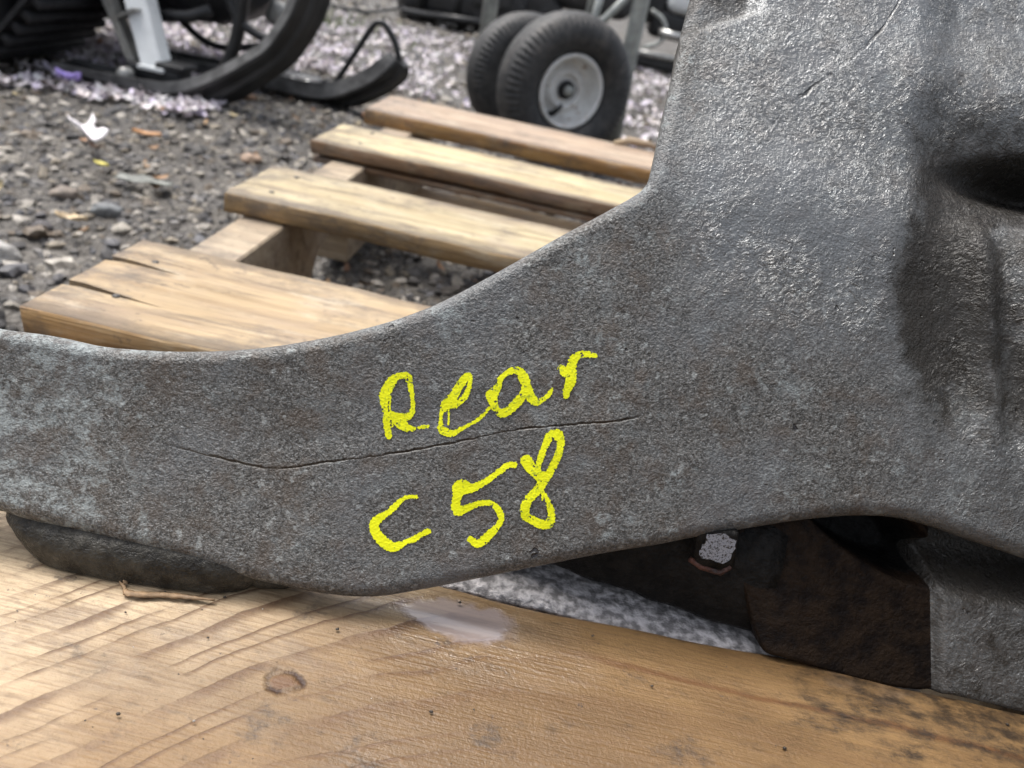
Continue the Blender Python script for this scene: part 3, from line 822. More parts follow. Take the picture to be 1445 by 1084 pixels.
SEAM_A = [(-0.1166, 0.0527), (-0.1022, 0.0515), (-0.0878, 0.0502), (-0.0758, 0.0504), (-0.0574, 0.056), (-0.0365, 0.0625), (-0.0179, 0.0693),
          (0.0006, 0.0767), (0.0197, 0.0819), (0.0366, 0.0861), (0.0449, 0.0892)]
SEAM_B = [(0.0768, 0.2044), (0.0852, 0.2133), (0.0935, 0.2222), (0.1028, 0.2325), (0.1087, 0.2409), (0.1114, 0.2462), (0.1182, 0.2619)]
top_c, low_c = catmull(TOP), catmull(LOW)
seam_a, seam_b = catmull(SEAM_A), catmull(SEAM_B)
def f_top(u): return np.interp(u, top_c[:, 0], top_c[:, 1])
def f_low(u): return np.interp(u, low_c[:, 0], low_c[:, 1])

def ridge_u(v):       # left edge of the sunken panel on the right
    return np.interp(v, [0.09, 0.13, 0.15, 0.17, 0.183, 0.2, 0.214, 0.227, 0.25, 0.30], [0.150, 0.130, 0.1215, 0.1205, 0.1235, 0.1228, 0.1209, 0.1221, 0.1212, 0.121])

def cast_h(u, v):
    u, v = np.broadcast_arrays(np.asarray(u, float), np.asarray(v, float))
    h = np.zeros_like(u)
    # the upright web leans back
    h = h - 0.20 * np.maximum(0, v - 0.165) * sstep(0.155, 0.20, v)
    # arm: slightly crowned across its height, dished at the fillet
    h = h - 0.0016 * np.cos((v - 0.06) * 55) * sstep(0.02, -0.1, u)
    # sunken panel
    ru = ridge_u(v)
    k = sstep(-0.002, 0.022, u - ru) * sstep(0.085, 0.13, v)
    h = h - 0.0055 * k
    # rounded rib standing on the panel near the right edge
    ribu = 0.166 + (0.14 - v) * 0.25
    h = h + 0.0045 * (np.exp(-((u - ribu + 0.002) / 0.0055) ** 2) + np.exp(-((u - ribu - 0.016) / 0.0055) ** 2)) * sstep(0.183, 0.172, v) * sstep(0.085, 0.12, v)
    # deep pocket
    d = np.sqrt(((u - 0.198) / 0.036) ** 2 + ((v - 0.1955 - (u - 0.16) * 0.10) / 0.0078) ** 2)
    h = h - 0.036 * sstep(1.8, -0.4, d)
    h = h - 0.006 * np.exp(-(((u - 0.165) / 0.045) ** 2 + ((v - 0.194) / 0.020) ** 2))
    # swelling above the pocket
    h = h + 0.006 * np.exp(-(((u - 0.17) / 0.05) ** 2 + ((v - 0.228) / 0.018) ** 2))
    # notch at the top left of the upright
    ln = v - (0.2251 + (u - 0.0401) * 0.553)
    h = h - 0.005 * sstep(0.0, 0.0022, ln) * sstep(0.066, 0.060, u)
    return h

us = np.concatenate([np.arange(-0.2139, 0.027, 0.0011), np.arange(0.027, 0.0460, 0.00022), np.arange(0.0462, 0.115, 0.0011), np.arange(0.115, 0.20, 0.0008), np.arange(0.20, 0.2995, 0.003)])
nr = 230
sx = np.linspace(0, 1, nr)
ss = 0.45 * sx + 0.55 * (0.5 - 0.5 * np.cos(PI * sx))
lo, hi = f_low(us), f_top(us)
# rounded left end of the arm (outside the frame)
k = np.clip((us + 0.2139) / 0.022, 0, 1); k = np.sqrt(1 - (1 - k) ** 2) * 0.98 + 0.02
mid = (lo + hi) / 2
lo, hi = mid + (lo - mid) * k, mid + (hi - mid) * k
UU = np.repeat(us[:, None], nr, 1)
VV = lo[:, None] + (hi - lo)[:, None] * ss[None, :]
out = np.concatenate([np.stack([us, hi], 1), np.stack([us, lo], 1)[::-1]])
# distance to the outline, for the edge radius
def poly_dist(px, py, poly):
    best = np.full(px.shape, 1e9)
    for i in range(len(poly) - 1):
        a, b = poly[i], poly[i + 1]
        d = b - a; L = d @ d
        if L < 1e-14: continue
        t = np.clip(((px - a[0]) * d[0] + (py - a[1]) * d[1]) / L, 0, 1)
        q = (px - a[0] - t * d[0]) ** 2 + (py - a[1] - t * d[1]) ** 2
        np.minimum(best, q, out=best)
    return np.sqrt(best)
coarse_top = np.stack([us, hi], 1)[::3]
coarse_low = np.stack([us, lo], 1)[::3]
DT = poly_dist(UU, VV, coarse_top)
DL = poly_dist(UU, VV, coarse_low)
def round_off(D, r):
    q = np.clip(1 - D / r, 0, 1)
    return r * (1 - np.sqrt(np.maximum(0, 1 - q * q)))
def lump_at(u, v):
    return noise.noise(Vector((u * 160, v * 160, 2.0))) * 0.00022 + noise.noise(Vector((u * 45, v * 45, 6.0))) * 0.0004
lump = np.zeros_like(UU)
for i in range(0, len(us)):
    for j in range(nr):
        lump[i, j] = lump_at(UU[i, j], VV[i, j])
HH = cast_h(UU, VV) + lump - round_off(DT, 0.0042) - round_off(DL, 0.0065)
inner = sstep(0.0, 0.01, np.minimum(DT, DL))
P = cw(UU, VV, HH)
nu = len(us)
# back wall: drafted inwards, thicker to the right
T = 0.013 + 0.045 * sstep(0.05, 0.13, us) + 0.008 * sstep(-0.05, -0.15, us)
ub = us
hi_b, lo_b = hi - 0.004, lo + 0.006
mid_h = -0.010
ringcount = nr + 4
verts = np.zeros((nu, ringcount, 3))
verts[:, :nr] = P
verts[:, nr] = cw(us + 0.0006, hi - 0.0008, cast_h(us, hi) - T * 0.55)
verts[:, nr + 1] = cw(us + 0.0012, hi_b, cast_h(us, hi) - T)
verts[:, nr + 2] = cw(us + 0.0012, lo_b, cast_h(us, lo) - T)
verts[:, nr + 3] = cw(us + 0.0006, lo + 0.0012, cast_h(us, lo) - T * 0.6)
faces = []
for i in range(nu - 1):
    a, b = i * ringcount, (i + 1) * ringcount
    for j in range(ringcount):
        j2 = (j + 1) % ringcount
        faces.append((a + j, b + j, b + j2, a + j2))
faces.append(tuple(range(ringcount)))
faces.append(tuple(range((nu - 1) * ringcount, nu * ringcount))[::-1])
def per_vertex(a):
    full = np.zeros((nu, ringcount)); full[:, :nr] = a
    full[:, nr:nr + 2] = a[:, -1:]; full[:, nr + 2:] = a[:, :1]
    return full.ravel()
sa = VV - np.interp(UU, seam_a[:, 0], seam_a[:, 1])
sa_on = sstep(-0.1166, -0.100, UU) * sstep(0.0455, 0.040, UU)
sb = VV - np.interp(UU, seam_b[:, 0], seam_b[:, 1], left=0, right=0)
sb = sb * 0.68
sb_on = sstep(0.0768, 0.082, UU) * sstep(0.119, 0.115, UU)
wet = sstep(0.09, 0.17, VV) * sstep(0.02, 0.07, UU) + 0.6 * sstep(0.10, 0.16, UU) * sstep(0.02, 0.08, VV)
wet = np.clip(wet, 0, 1)
oxide = np.clip(sstep(-0.09, -0.15, UU) + 0.45 * np.exp(-(DT / 0.018) ** 2) * sstep(-0.16, 0.02, UU) + 0.35 * sstep(0.0, 0.06, UU) * sstep(0.2, 0.12, VV) , 0, 1) - 0.15
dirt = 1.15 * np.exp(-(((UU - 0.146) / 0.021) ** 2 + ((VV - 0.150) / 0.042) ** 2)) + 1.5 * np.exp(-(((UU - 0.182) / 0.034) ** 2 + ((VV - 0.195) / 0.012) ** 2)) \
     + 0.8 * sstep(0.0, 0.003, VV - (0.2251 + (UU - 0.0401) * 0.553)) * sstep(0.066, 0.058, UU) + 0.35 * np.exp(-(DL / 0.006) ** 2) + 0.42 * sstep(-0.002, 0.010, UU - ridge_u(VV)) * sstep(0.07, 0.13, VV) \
     + 0.75 * np.exp(-(((UU - 0.185) / 0.014) ** 2 + ((VV - 0.125) / 0.02) ** 2))  # brown grime, plus the pocket's shadow painted in as darkening
carrier = thing('cast_metal_carrier', (0.0, 0.215, 0.13), 'large grey cast metal carrier with yellow handwriting lying across the pallet', 'vehicle part')
arm = mesh('arm', verts.reshape(-1, 3), faces, M_cast, carrier, attrs={
    'seam_a': per_vertex(sa), 'seam_a_on': per_vertex(sa_on), 'seam_b': per_vertex(sb), 'seam_b_on': per_vertex(sb_on),
    'wet': per_vertex(wet), 'oxide': per_vertex(oxide), 'dirt': per_vertex(dirt)})
arm['label'] = 'grey rough cast arm rising into a broad web'
bm = bmesh.new(); bm.from_mesh(arm.data); bmesh.ops.recalc_face_normals(bm, faces=bm.faces); bm.to_mesh(arm.data); bm.free()

# ---- handwriting
GLYPH_NAMES = [('R', 'yellow capital letter R'), ('e', 'yellow letter e'), ('a', 'yellow letter a'), ('r', 'yellow letter r after the a'),
               ('C', 'yellow capital letter C'), ('5', 'yellow digit 5'), ('8', 'yellow digit 8')]
def glyph(key, label):
    segs = []
    for st in GLYPHS[key]:
        c = catmull(st, 6)
        for i in range(len(c) - 1): segs.append((c[i], c[i + 1]))
    allp = np.array([s[0] for s in segs] + [s[1] for s in segs])
    pad = 0.003
    cell = 0.0002
    u0, v0 = allp[:, 0].min() - pad, allp[:, 1].min() - pad
    gu = np.arange(u0, allp[:, 0].max() + pad, cell); gv = np.arange(v0, allp[:, 1].max() + pad, cell)
    A, B = np.meshgrid(gu, gv)
    D = np.full(A.shape, 1.0)
    for a, b in segs:
        d = b[:2] - a[:2]; L = max(d @ d, 1e-14)
        t = np.clip(((A - a[0]) * d[0] + (B - a[1]) * d[1]) / L, 0, 1)
        w = a[2] + (b[2] - a[2]) * t
        q = np.sqrt((A - a[0] - t * d[0]) ** 2 + (B - a[1] - t * d[1]) ** 2) - w / 2
        np.minimum(D, q, out=D)
    N1 = np.zeros(A.shape); N2 = np.zeros(A.shape)
    near_ = D < 0.0012
    for i, j in zip(*np.nonzero(near_)):
        N1[i, j] = noise.noise(Vector((A[i, j] * 1500, B[i, j] * 1500, 1.0)))
        N2[i, j] = noise.noise(Vector((A[i, j] * 420, B[i, j] * 420, 5.0))) + 0.7 * noise.noise(Vector((A[i, j] * 1300, B[i, j] * 1300, 8.0)))
    ins = (D + N1 * 0.00036 + np.maximum(0, N2) * 0.00022 < 0) & ~((N2 > (0.80 if key in 'C5' else 0.52)) & (D > -0.0012))
    idx = -np.ones(A.shape, int)
    V, F, dry = [], [], []
    def vid(i, j):
        if idx[i, j] < 0:
            idx[i, j] = len(V)
            h = float(cast_h(A[i, j], B[i, j])) + lump_at(A[i, j], B[i, j]) + 0.00030 + 0.00006 * N1[i, j]
            V.append(cw(A[i, j], B[i, j], h))
            dry.append(float(np.clip(0.5 + N2[i, j] * 0.8, 0, 1)) * (0.35 if key in 'C5' else 0.9))
        return idx[i, j]
    for i in range(A.shape[0] - 1):
        for j in range(A.shape[1] - 1):
            if ins[i, j]: F.append((vid(i, j), vid(i, j + 1), vid(i + 1, j + 1), vid(i + 1, j)))
    o = mesh('painted_character', np.array(V), F, M_paint, arm, attrs={'dry': np.array(dry)})
    o['label'] = label
for kname, lab in GLYPH_NAMES: glyph(kname, lab)

# ---- mounting boss under the left end of the arm, standing on the near board
def superring(cx, cy, z, a, b, n=160, p=4.2, seed=0.0):
    r = []
    for k in range(n):
        t = 2 * PI * k / n
        c, s = math.cos(t), math.sin(t)
        q = (abs(c) ** p + abs(s) ** p) ** (-1 / p)
        w = 1 + 0.016 * fbm(c * 5 + seed, s * 5, z * 90, 4)
        x, y = q * c * a * w, q * s * b * w
        r.append((cx + x * cy_ - y * sy_, cy + x * sy_ + y * cy_, z))
    return r
secs = [superring(x, 0.2135, z, a, b, seed=4.2) for z, x, a, b in ((0.1304, -0.1200, 0.0405, 0.0275), (0.1312, -0.1200, 0.0415, 0.0284), (0.1345, -0.1200, 0.0440, 0.0285),
        (0.1390, -0.1194, 0.0482, 0.0284), (0.1425, -0.1190, 0.0510, 0.0274), (0.1448, -0.1185, 0.0516, 0.0250), (0.1475, -0.1180, 0.0505, 0.0205), (0.155, -0.1180, 0.0480, 0.0110))]
V, F = sweep(secs)
mesh('mounting_boss', V, F, M_boss, carrier, sharp=40)
# broken lip of the bushing sleeve at the right of the boss
V, F = tube([(-0.088, 0.1985, 0.1365), (-0.078, 0.1990, 0.1350), (-0.070, 0.2000, 0.1355), (-0.063, 0.202, 0.137)], [0.0035, 0.0050, 0.0046, 0.0030], 9)
mesh('sleeve_lip', V, F, M_boss, carrier)

# ---- lower housing on the right: brown inner wall, hollow, and the foot of the casting
LB = catmull([(0.083, 0.0585), (0.087, 0.0522), (0.098, 0.033), (0.1090, 0.0105), (0.118, 0.0075), (0.1301, 0.0060), (0.1508, 0.0030), (0.166, 0.0030), (0.175, 0.0046), (0.190, 0.0040), (0.2065, 0.0025), (0.24, 0.0000), (0.30, -0.004)], 8)
ul = np.concatenate([np.arange(0.0832, 0.20, 0.0008), np.arange(0.20, 0.30, 0.002)])
nrl = 90
lo2 = np.interp(ul, LB[:, 0], LB[:, 1]); hi2 = f_low(ul) + 0.012
V2 = lo2[:, None] + (hi2 - lo2)[:, None] * np.linspace(0, 1, nrl)[None]
U2 = ul[:, None] + 0.222 * (0.03 - V2) * np.exp(-((ul - 0.1708) / 0.03) ** 2)[:, None]     # columns follow the edge of the foot
def low_h(u, v):
    h = -0.0100 - 0.02 * np.maximum(0, v - 0.01)
    h = h - 0.004 * sstep(0.12, 0.095, u)
    # hollow under the arch
    d = np.sqrt(((u - 0.140) / 0.031) ** 2 + ((v - 0.0625 + (u - 0.14) * 0.42) / 0.0125) ** 2)
    h = h - 0.030 * sstep(1.12, 0.72, d)
    # foot
    edge = 0.1671 + (0.0465 - v) * 0.222
    k = sstep(0.0, 0.0035, u - edge)
    foot = -0.0055 - 0.020 * sstep(0.040, 0.058, v)
    h = h * (1 - k) + foot * k
    # toe radius along the bottom
    return h
H2 = low_h(U2, V2)
DB = V2 - lo2[:, None]
H2 = H2 - round_off(DB, 0.002)
P2 = cw(U2, V2, H2)
n2u = len(ul); rc = nrl + 2
vv2 = np.zeros((n2u, rc, 3)); vv2[:, :nrl] = P2
vv2[:, nrl] = cw(ul, hi2, -0.075); vv2[:, nrl + 1] = cw(ul, lo2 + 0.01, -0.075)
faces = []
mi = []
for i in range(n2u - 1):
    a, b = i * rc, (i + 1) * rc
    for j in range(rc):
        j2 = (j + 1) % rc
        faces.append((a + j, b + j, b + j2, a + j2))
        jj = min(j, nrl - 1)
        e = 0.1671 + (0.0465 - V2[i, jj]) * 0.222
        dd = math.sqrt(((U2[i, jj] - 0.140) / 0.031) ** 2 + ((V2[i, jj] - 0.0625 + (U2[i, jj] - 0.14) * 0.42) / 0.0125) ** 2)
        mi.append(2 if U2[i, jj] > e else (1 if dd < 0.98 else 0))  # hollow gets the near-black, its shade put into the colour
faces.append(tuple(range(rc))); mi.append(0)
faces.append(tuple(range((n2u - 1) * rc, n2u * rc))[::-1]); mi.append(2)
full = lambda v: np.full(n2u * rc, v)
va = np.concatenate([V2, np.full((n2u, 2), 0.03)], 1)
shade2 = 0.62 + 0.9 * sstep(0.036, 0.052, va) + 0.25 * sstep(0.012, 0.002, va)  # foot colour darkened for shade, most in the gap below the arm
hs = mesh('lower_housing', vv2.reshape(-1, 3), faces, [M_brown_shade, M_oily_shade, M_cast], carrier, midx=mi, attrs={'wet': full(0.75), 'dirt': shade2.ravel(), 'oxide': full(-0.2), 'seam_a': full(1.0), 'seam_b': full(1.0)})
bm = bmesh.new(); bm.from_mesh(hs.data); bmesh.ops.recalc_face_normals(bm, faces=bm.faces); bm.to_mesh(hs.data); bm.free()

# ---- gearbox body behind the web (joins the pieces; mostly hidden)
V, F = rbox((0.20, 0.41, 0.235), (0.19, 0.13, 0.20), 0.03, None, 4)
mesh('rear_body', V, F, M_oily_shade, carrier)
# ---- unseen bulge beyond the right of the web, added to shade board and panel
secs = []
for i in range(25):
    t = -1 + 2 * i / 24
    k = math.sqrt(max(0.0, 1 - abs(t) ** 2.6)) * 0.98 + 0.02
    secs.append([(0.315 + 0.085 * k * math.cos(2 * PI * q / 40) * (1 + 0.02 * math.cos(14 * PI * q / 40)), 0.20 + 0.13 * t, 0.265 + 0.13 * k * math.sin(2 * PI * q / 40)) for q in range(40)])
V, F = sweep(secs)
mesh('shade_bulge', V, F, M_foot, carrier)
# ---- cross beam behind and below the arm, colour blackened for its shade
secs = []
for i in range(31):
    x = -0.055 + 0.162 * i / 30
    y = 0.2395 - 0.118 * x + 0.0016 * fbm(x * 30, 0, 0, 3)
    z0 = 0.1325 + 0.0016 * fbm(x * 60, 2, 0, 3) + (0.002 if 0.02 < x < 0.06 else 0.0)
    secs.append([(x, y, z0 + 0.003), (x, y + 0.0015, z0 + 0.0005), (x, y + 0.05, z0), (x, y + 0.055, z0 + 0.03), (x, y + 0.02, z0 + 0.046), (x, y + 0.014, z0 + 0.044), (x, y + 0.004, z0 + 0.030)])
V, F = sweep(secs)
mesh('cross_beam', V, F, M_oily_shade, carrier)
# ---- rusty tab with flaking white paint, seen in the gap under the arm
def flake_mat():
    t = NT('flaking_white_paint')
    f = t.rng(t.noise(1300, detail=4, rough=0.7), 0.40, 0.50)
    t.inp('Base Color', t.mix(f, (0.02, 0.018, 0.016), (0.34, 0.37, 0.43)))
    t.inp('Roughness', 0.5)
    return t.m
tabV, tabF = rbox((0.0790, 0.2275, 0.1695), (0.0150, 0.004, 0.017), 0.0014, Matrix.Rotation(math.radians(-12), 3, 'Y'))
tab = mesh('bracket_tab', tabV, tabF, M_oily_shade, carrier)
lipV, lipF = tube([(0.0715, 0.2262, 0.1628), (0.0765, 0.2258, 0.1606), (0.0838, 0.2258, 0.1600), (0.0865, 0.2260, 0.1640)], 0.0011, 8)
mesh('rusty_lip', lipV, lipF, M_rust, tab)
FV, FF = [], []
n = 26
for k in range(n):
    t = 2 * PI * k / n
    r = 0.0064 * (1 + 0.22 * fbm(math.cos(t) * 2, math.sin(t) * 2, 3.3, 4)) * (abs(math.cos(t)) ** 4 + abs(math.sin(t)) ** 4) ** -0.25
    FV.append((0.0790 + r * 0.92 * math.cos(t), 0.2251, 0.1712 + r * math.sin(t) * 0.98))
FF.append(tuple(range(n)))
mesh('paint_patch', FV, FF, flake_mat(), tab)

# ================================================================== HAND TRUCK BEHIND THE PALLET
truck = thing('hand_truck', (-0.06, 1.66, 0.0), 'two wheeled hand truck with fat pneumatic tyres and grey tube frame behind the pallet', 'hand truck')
AX = Vector((-0.54, 0.842, 0.0)).normalized()      # from the near wheel to the far one
def wheel(c, r, label):
    c = Vector(c)
    n = -AX
    hw = r * 0.30
    rim_r = r * 0.485
    # rim dish
    prof = [(rim_r * 1.00, hw * 0.50), (rim_r * 1.03, hw * 0.66), (rim_r * 0.97, hw * 0.72), (rim_r * 0.91, hw * 0.66), (rim_r * 0.88, hw * 0.25), (rim_r * 0.84, -hw * 0.05),
            (rim_r * 0.72, -hw * 0.16), (rim_r * 0.62, -hw * 0.10), (rim_r * 0.57, hw * 0.12), (rim_r * 0.50, hw * 0.20), (rim_r * 0.42, hw * 0.17), (rim_r * 0.37, hw * 0.02), (rim_r * 0.28, hw * 0.02), (0.0005, hw * 0.02),
            (0.0005, -hw * 0.2), (rim_r * 0.9, -hw * 0.3), (rim_r * 1.03, -hw * 0.7), (rim_r * 1.0, -hw * 0.5)]
    V, F = lathe(prof, c, n, 64)
    w = mesh('wheel', V, F, M_rim, truck, sharp=35)
    w['label'] = label
    # tyre carcass with tread blocks cut into shoulder and crown
    tp = []
    for k in range(27):
        t = -1 + 2 * k / 26
        a = t * PI * 0.93
        yy = math.sin(a) if abs(t) < 0.54 else math.sin(a)
        tp.append((t, a))
    prof = []
    R0 = (r + rim_r) / 2; RR = (r - rim_r) / 2
    for t, a in tp:
        ca = math.copysign(abs(math.cos(a)) ** 0.80, math.cos(a)); sa_ = math.copysign(abs(math.sin(a)) ** 0.85, math.sin(a))
        prof.append((R0 + RR * ca, hw * sa_ * 1.02))
    def mod(j, k, rr, h):
        t = tp[j][0]
        if 0.20 < abs(t) < 0.42 and (k % 4) < 2: return rr - 0.0040, h * 0.985
        if abs(t) <= 0.10 and (j % 2) == 0: return rr - 0.003, h
        if abs(abs(t) - 0.54) < 0.05: return rr, h * 1.03
        return rr, h
    V, F = lathe(prof, c, n, 264, mod=mod)
    mesh('tyre', V, F, M_tyre, w, sharp=60)
    V, F = lathe([(0.0005, hw * 0.36), (rim_r * 0.18, hw * 0.35), (rim_r * 0.25, hw * 0.28), (rim_r * 0.27, hw * 0.12)], c, n, 24)
    mesh('hub_cap', V, F, M_track, w)
    a = n.cross(Vector((0, 0, 1))).normalized()
    d = (a * 0.45 + Vector((0, 0, -0.85))).normalized()
    if d.x > 0: d = (-a * 0.45 + Vector((0, 0, -0.85))).normalized()
    p0 = c + d * rim_r * 0.80 + n * hw * 0.1
    V, F = tube([p0, p0 + n * 0.010 - d * 0.004, p0 + n * 0.018 - d * 0.016, p0 + n * 0.020 - d * 0.026], [0.0065, 0.006, 0.0045, 0.0038], 10)
    mesh('valve_stem', V, F, M_black, w)
W1 = Vector((-0.058, 1.598, 0.14))
wheel(W1, 0.14, 'near wheel with dished rim and black hub')
W2 = Vector((-0.158, 1.762, 0.127))
wheel(W2, 0.127, 'far wheel half hidden by the near one')
V, F = tube([W1 - AX * 0.02, W2 + AX * 0.03 + Vector((0, 0, 0.01))], 0.010, 12)
mesh('axle', V, F, M_galv, truck)
V, F = tube([(0.062, 1.74, 0.03), (0.054, 1.735, 0.2), (0.048, 1.73, 0.42), (0.045, 1.73, 0.95)], 0.0170, 16)
mesh('frame_tube', V, F, M_galv, truck)
V, F = tube([(-0.26, 1.86, 0.03), (-0.268, 1.86, 0.42), (-0.27, 1.86, 0.95)], 0.0170, 16)
mesh('frame_tube', V, F, M_galv, truck)
for p, q, rr in (((-0.06, 1.72, 0.205), (0.048, 1.73, 0.352), 0.008), ((-0.040, 1.735, 0.15), (-0.028, 1.735, 0.36), 0.0085), ((0.048, 1.75, 0.345), (-0.268, 1.86, 0.40), 0.010), ((-0.05, 1.74, 0.26), (-0.045, 1.74, 0.40), 0.005), ((0.062, 1.74, 0.05), (-0.26, 1.86, 0.05), 0.012), ((0.045, 1.73, 0.95), (-0.27, 1.86, 0.95), 0.016)):
    V, F = tube([p, q], rr, 12)
    mesh('brace', V, F, M_galv, truck)

# ================================================================== SNOWMOBILE AT THE LEFT
sled = thing('snowmobile', (-0.95, 1.52, 0.0), 'black snowmobile with curved plastic skis and a pale spindle at upper left', 'snowmobile')
def ski(path, y0, width, wall, name_label, lean=0.0, roll=0.0, r0=0.3):
    """path: (x, z) along the near edge; the sole is width wide, side walls stand up from it"""
    c = catmull(path, 8)
    secs = []
    n = len(c)
    for i, (x, z) in enumerate(c):
        a = c[min(i + 1, n - 1)] - c[max(i - 1, 0)]
        a = a / np.linalg.norm(a)
        nx_, nz_ = -a[1], a[0]                      # up normal of the sole
        t = i / (n - 1)
        w = width * (0.86 + 0.14 * math.sin(PI * min(1, t * 1.6))) * (1.0 if t < 0.90 else 1 - 0.35 * ((t - 0.90) / 0.10) ** 2)
        yc = y0 + width / 2 + lean * t
        y_a, y_b = yc - w / 2, yc + w / 2
        hw = wall * (0.45 + 0.55 * min(1, t * 4)) * (1 if t < 0.9 else 1 - 3 * (t - 0.9))
        kx = 0.010
        ro = math.radians(roll) * float(sstep(r0, r0 + 0.3, t))
        cr, sr = math.cos(ro), math.sin(ro)
        def pt(y, h, ya=y_a):
            q = y - ya
            yy, hh = ya + q * cr + h * sr, h * cr - q * sr
            return (x + nx_ * hh, yy, z + nz_ * hh)
        secs.append([pt(y_a, 0), pt(y_a + 0.004, -0.004), pt((y_a + y_b) / 2 - 0.012, -0.005), pt((y_a + y_b) / 2 - 0.006, -0.012), pt((y_a + y_b) / 2 + 0.006, -0.012), pt((y_a + y_b) / 2 + 0.012, -0.005),
                     pt(y_b - 0.004, -0.004), pt(y_b, 0), pt(y_b, hw), pt(y_b - 0.007, hw), pt(y_b - 0.010, 0.005), pt(y_a + 0.010, 0.005), pt(y_a + 0.007, hw), pt(y_a, hw)])
    V, F = sweep(secs)
    mi = []
    for i in range(n - 1):
        for k in range(14): mi.append(1 if k in (13, 12, 7, 8) else 0)
    mi += [0, 0]
    o = mesh('ski', V, F, [M_ski, M_skiedge], sled, midx=mi, sharp=40)
    o['label'] = name_label
    return o
ski1 = ski([(-0.975, 0.018), (-0.93, 0.014), (-0.86, 0.012), (-0.79, 0.012), (-0.735, 0.022), (-0.690, 0.044), (-0.648, 0.070), (-0.610, 0.098), (-0.578, 0.124), (-0.552, 0.160), (-0.532, 0.198), (-0.520, 0.240), (-0.518, 0.285)],
           1.39, 0.078, 0.020, 'near ski with a broad upturned tip', roll=36, r0=0.18)
ski2 = ski([(-0.95, 0.016), (-0.80, 0.012), (-0.66, 0.012), (-0.58, 0.012), (-0.535, 0.022), (-0.50, 0.040), (-0.465, 0.062), (-0.436, 0.088), (-0.415, 0.118)],
           1.650, 0.095, 0.030, 'far ski with a wire loop handle', roll=25, r0=0.3)
V, F = tube(catmull([(-0.560, 1.690, 0.022), (-0.545, 1.690, 0.040), (-0.520, 1.690, 0.085), (-0.495, 1.690, 0.130), (-0.476, 1.690, 0.165), (-0.462, 1.690, 0.179), (-0.447, 1.690, 0.175), (-0.430, 1.690, 0.156), (-0.417, 1.690, 0.132), (-0.412, 1.690, 0.104), (-0.425, 1.690, 0.092)], 5), 0.0065, 10)
mesh('loop_handle', V, F, M_black, ski2)
V, F = rbox((-0.645, 1.70, 0.028), (0.13, 0.05, 0.030), 0.008)
mesh('saddle', V, F, M_grey, ski2)
for x in (-0.63, -0.598, -0.66):
    V, F = lathe([(0.0, 0.006), (0.006, 0.005), (0.007, 0.0), (0.007, -0.01)], (x, 1.672, 0.035), (0, -1, 0.3), 8)
    mesh('bolt', V, F, M_steel, ski2)
# black upright strap and curved tube of the near ski
V, F = tube(catmull([(-0.700, 1.50, 0.050), (-0.688, 1.50, 0.080), (-0.674, 1.50, 0.125), (-0.664, 1.50, 0.19), (-0.655, 1.50, 0.26), (-0.61, 1.49, 0.30), (-0.545, 1.47, 0.285)], 5), [0.013] * 5 + [0.012] * 26, 10)
mesh('loop_handle', V, F, M_black, ski1)
V, F = tube(catmull([(-0.60, 1.50, 0.125), (-0.645, 1.50, 0.135), (-0.675, 1.50, 0.155), (-0.70, 1.50, 0.20)], 5), 0.009, 8)
mesh('strap', V, F, M_black, ski1)
V, F = tube(catmull([(-0.96, 1.70, 0.21), (-0.90, 1.70, 0.115), (-0.870, 1.70, 0.088), (-0.842, 1.70, 0.072), (-0.803, 1.70, 0.064), (-0.748, 1.70, 0.074), (-0.70, 1.70, 0.092), (-0.66, 1.70, 0.14)], 5), 0.0075, 10)
mesh('bumper_tube', V, F, M_black, sled)
V, F = rbox((-0.685, 1.72, 0.150), (0.045, 0.03, 0.05), 0.012, Matrix.Rotation(0.4, 3, 'Y'), 3)
mesh('steering_knuckle', V, F, M_alu, sled)
# ski saddle and pale spindle leg
V, F = rbox((-0.805, 1.455, 0.034), (0.11, 0.05, 0.034), 0.009, None, 3)
mesh('saddle', V, F, M_black, ski1)
V, F = rbox((-0.770, 1.455, 0.053), (0.055, 0.055, 0.012), 0.003)
mesh('saddle_cap', V, F, M_black, ski1)
V, F = lathe([(0.0, 0.006), (0.010, 0.004), (0.013, -0.002), (0.013, -0.02)], (-0.845, 1.402, 0.030), (0, -1, 0.1), 14)
mesh('pivot_bolt', V, F, M_alu, ski1)
def prism(b, t, wb, wt, d):
    (bx_, by_, bz_), (tx, ty, tz) = b, t
    return sweep([[(bx_ - wb / 2, by_, bz_), (bx_ + wb / 2, by_, bz_), (bx_ + wb / 2, by_ + d, bz_), (bx_ - wb / 2, by_ + d, bz_)],
                  [(tx - wt / 2, ty, tz), (tx + wt / 2, ty, tz), (tx + wt / 2, ty + d, tz), (tx - wt / 2, ty + d, tz)]])
V, F = prism((-0.806, 1.43, 0.046), (-0.892, 1.50, 0.22), 0.040, 0.046, 0.045)
sp = mesh('spindle', V, F, M_white, sled, smooth=False)
bm = bmesh.new(); bm.from_mesh(sp.data); bmesh.ops.bevel(bm, geom=list(bm.edges), offset=0.003, segments=2, affect='EDGES'); bm.to_mesh(sp.data); bm.free()
V, F = rbox((-0.805, 1.452, 0.045), (0.050, 0.056, 0.008), 0.002)
mesh('spindle_flange', V, F, M_white, sp)
V, F = merge(prism((-0.849, 1.445, 0.040), (-0.905, 1.455, 0.15), 0.017, 0.016, 0.03), prism((-0.905, 1.455, 0.15), (-0.925, 1.46, 0.21), 0.016, 0.016, 0.03))
mesh('spindle_brace', V, F, M_alu, sled, smooth=False)
V, F = prism((-0.889, 1.45, 0.112), (-0.845, 1.45, 0.138), 0.010, 0.010, 0.02)
mesh('spindle_rib', V, F, M_alu, sled, smooth=False)
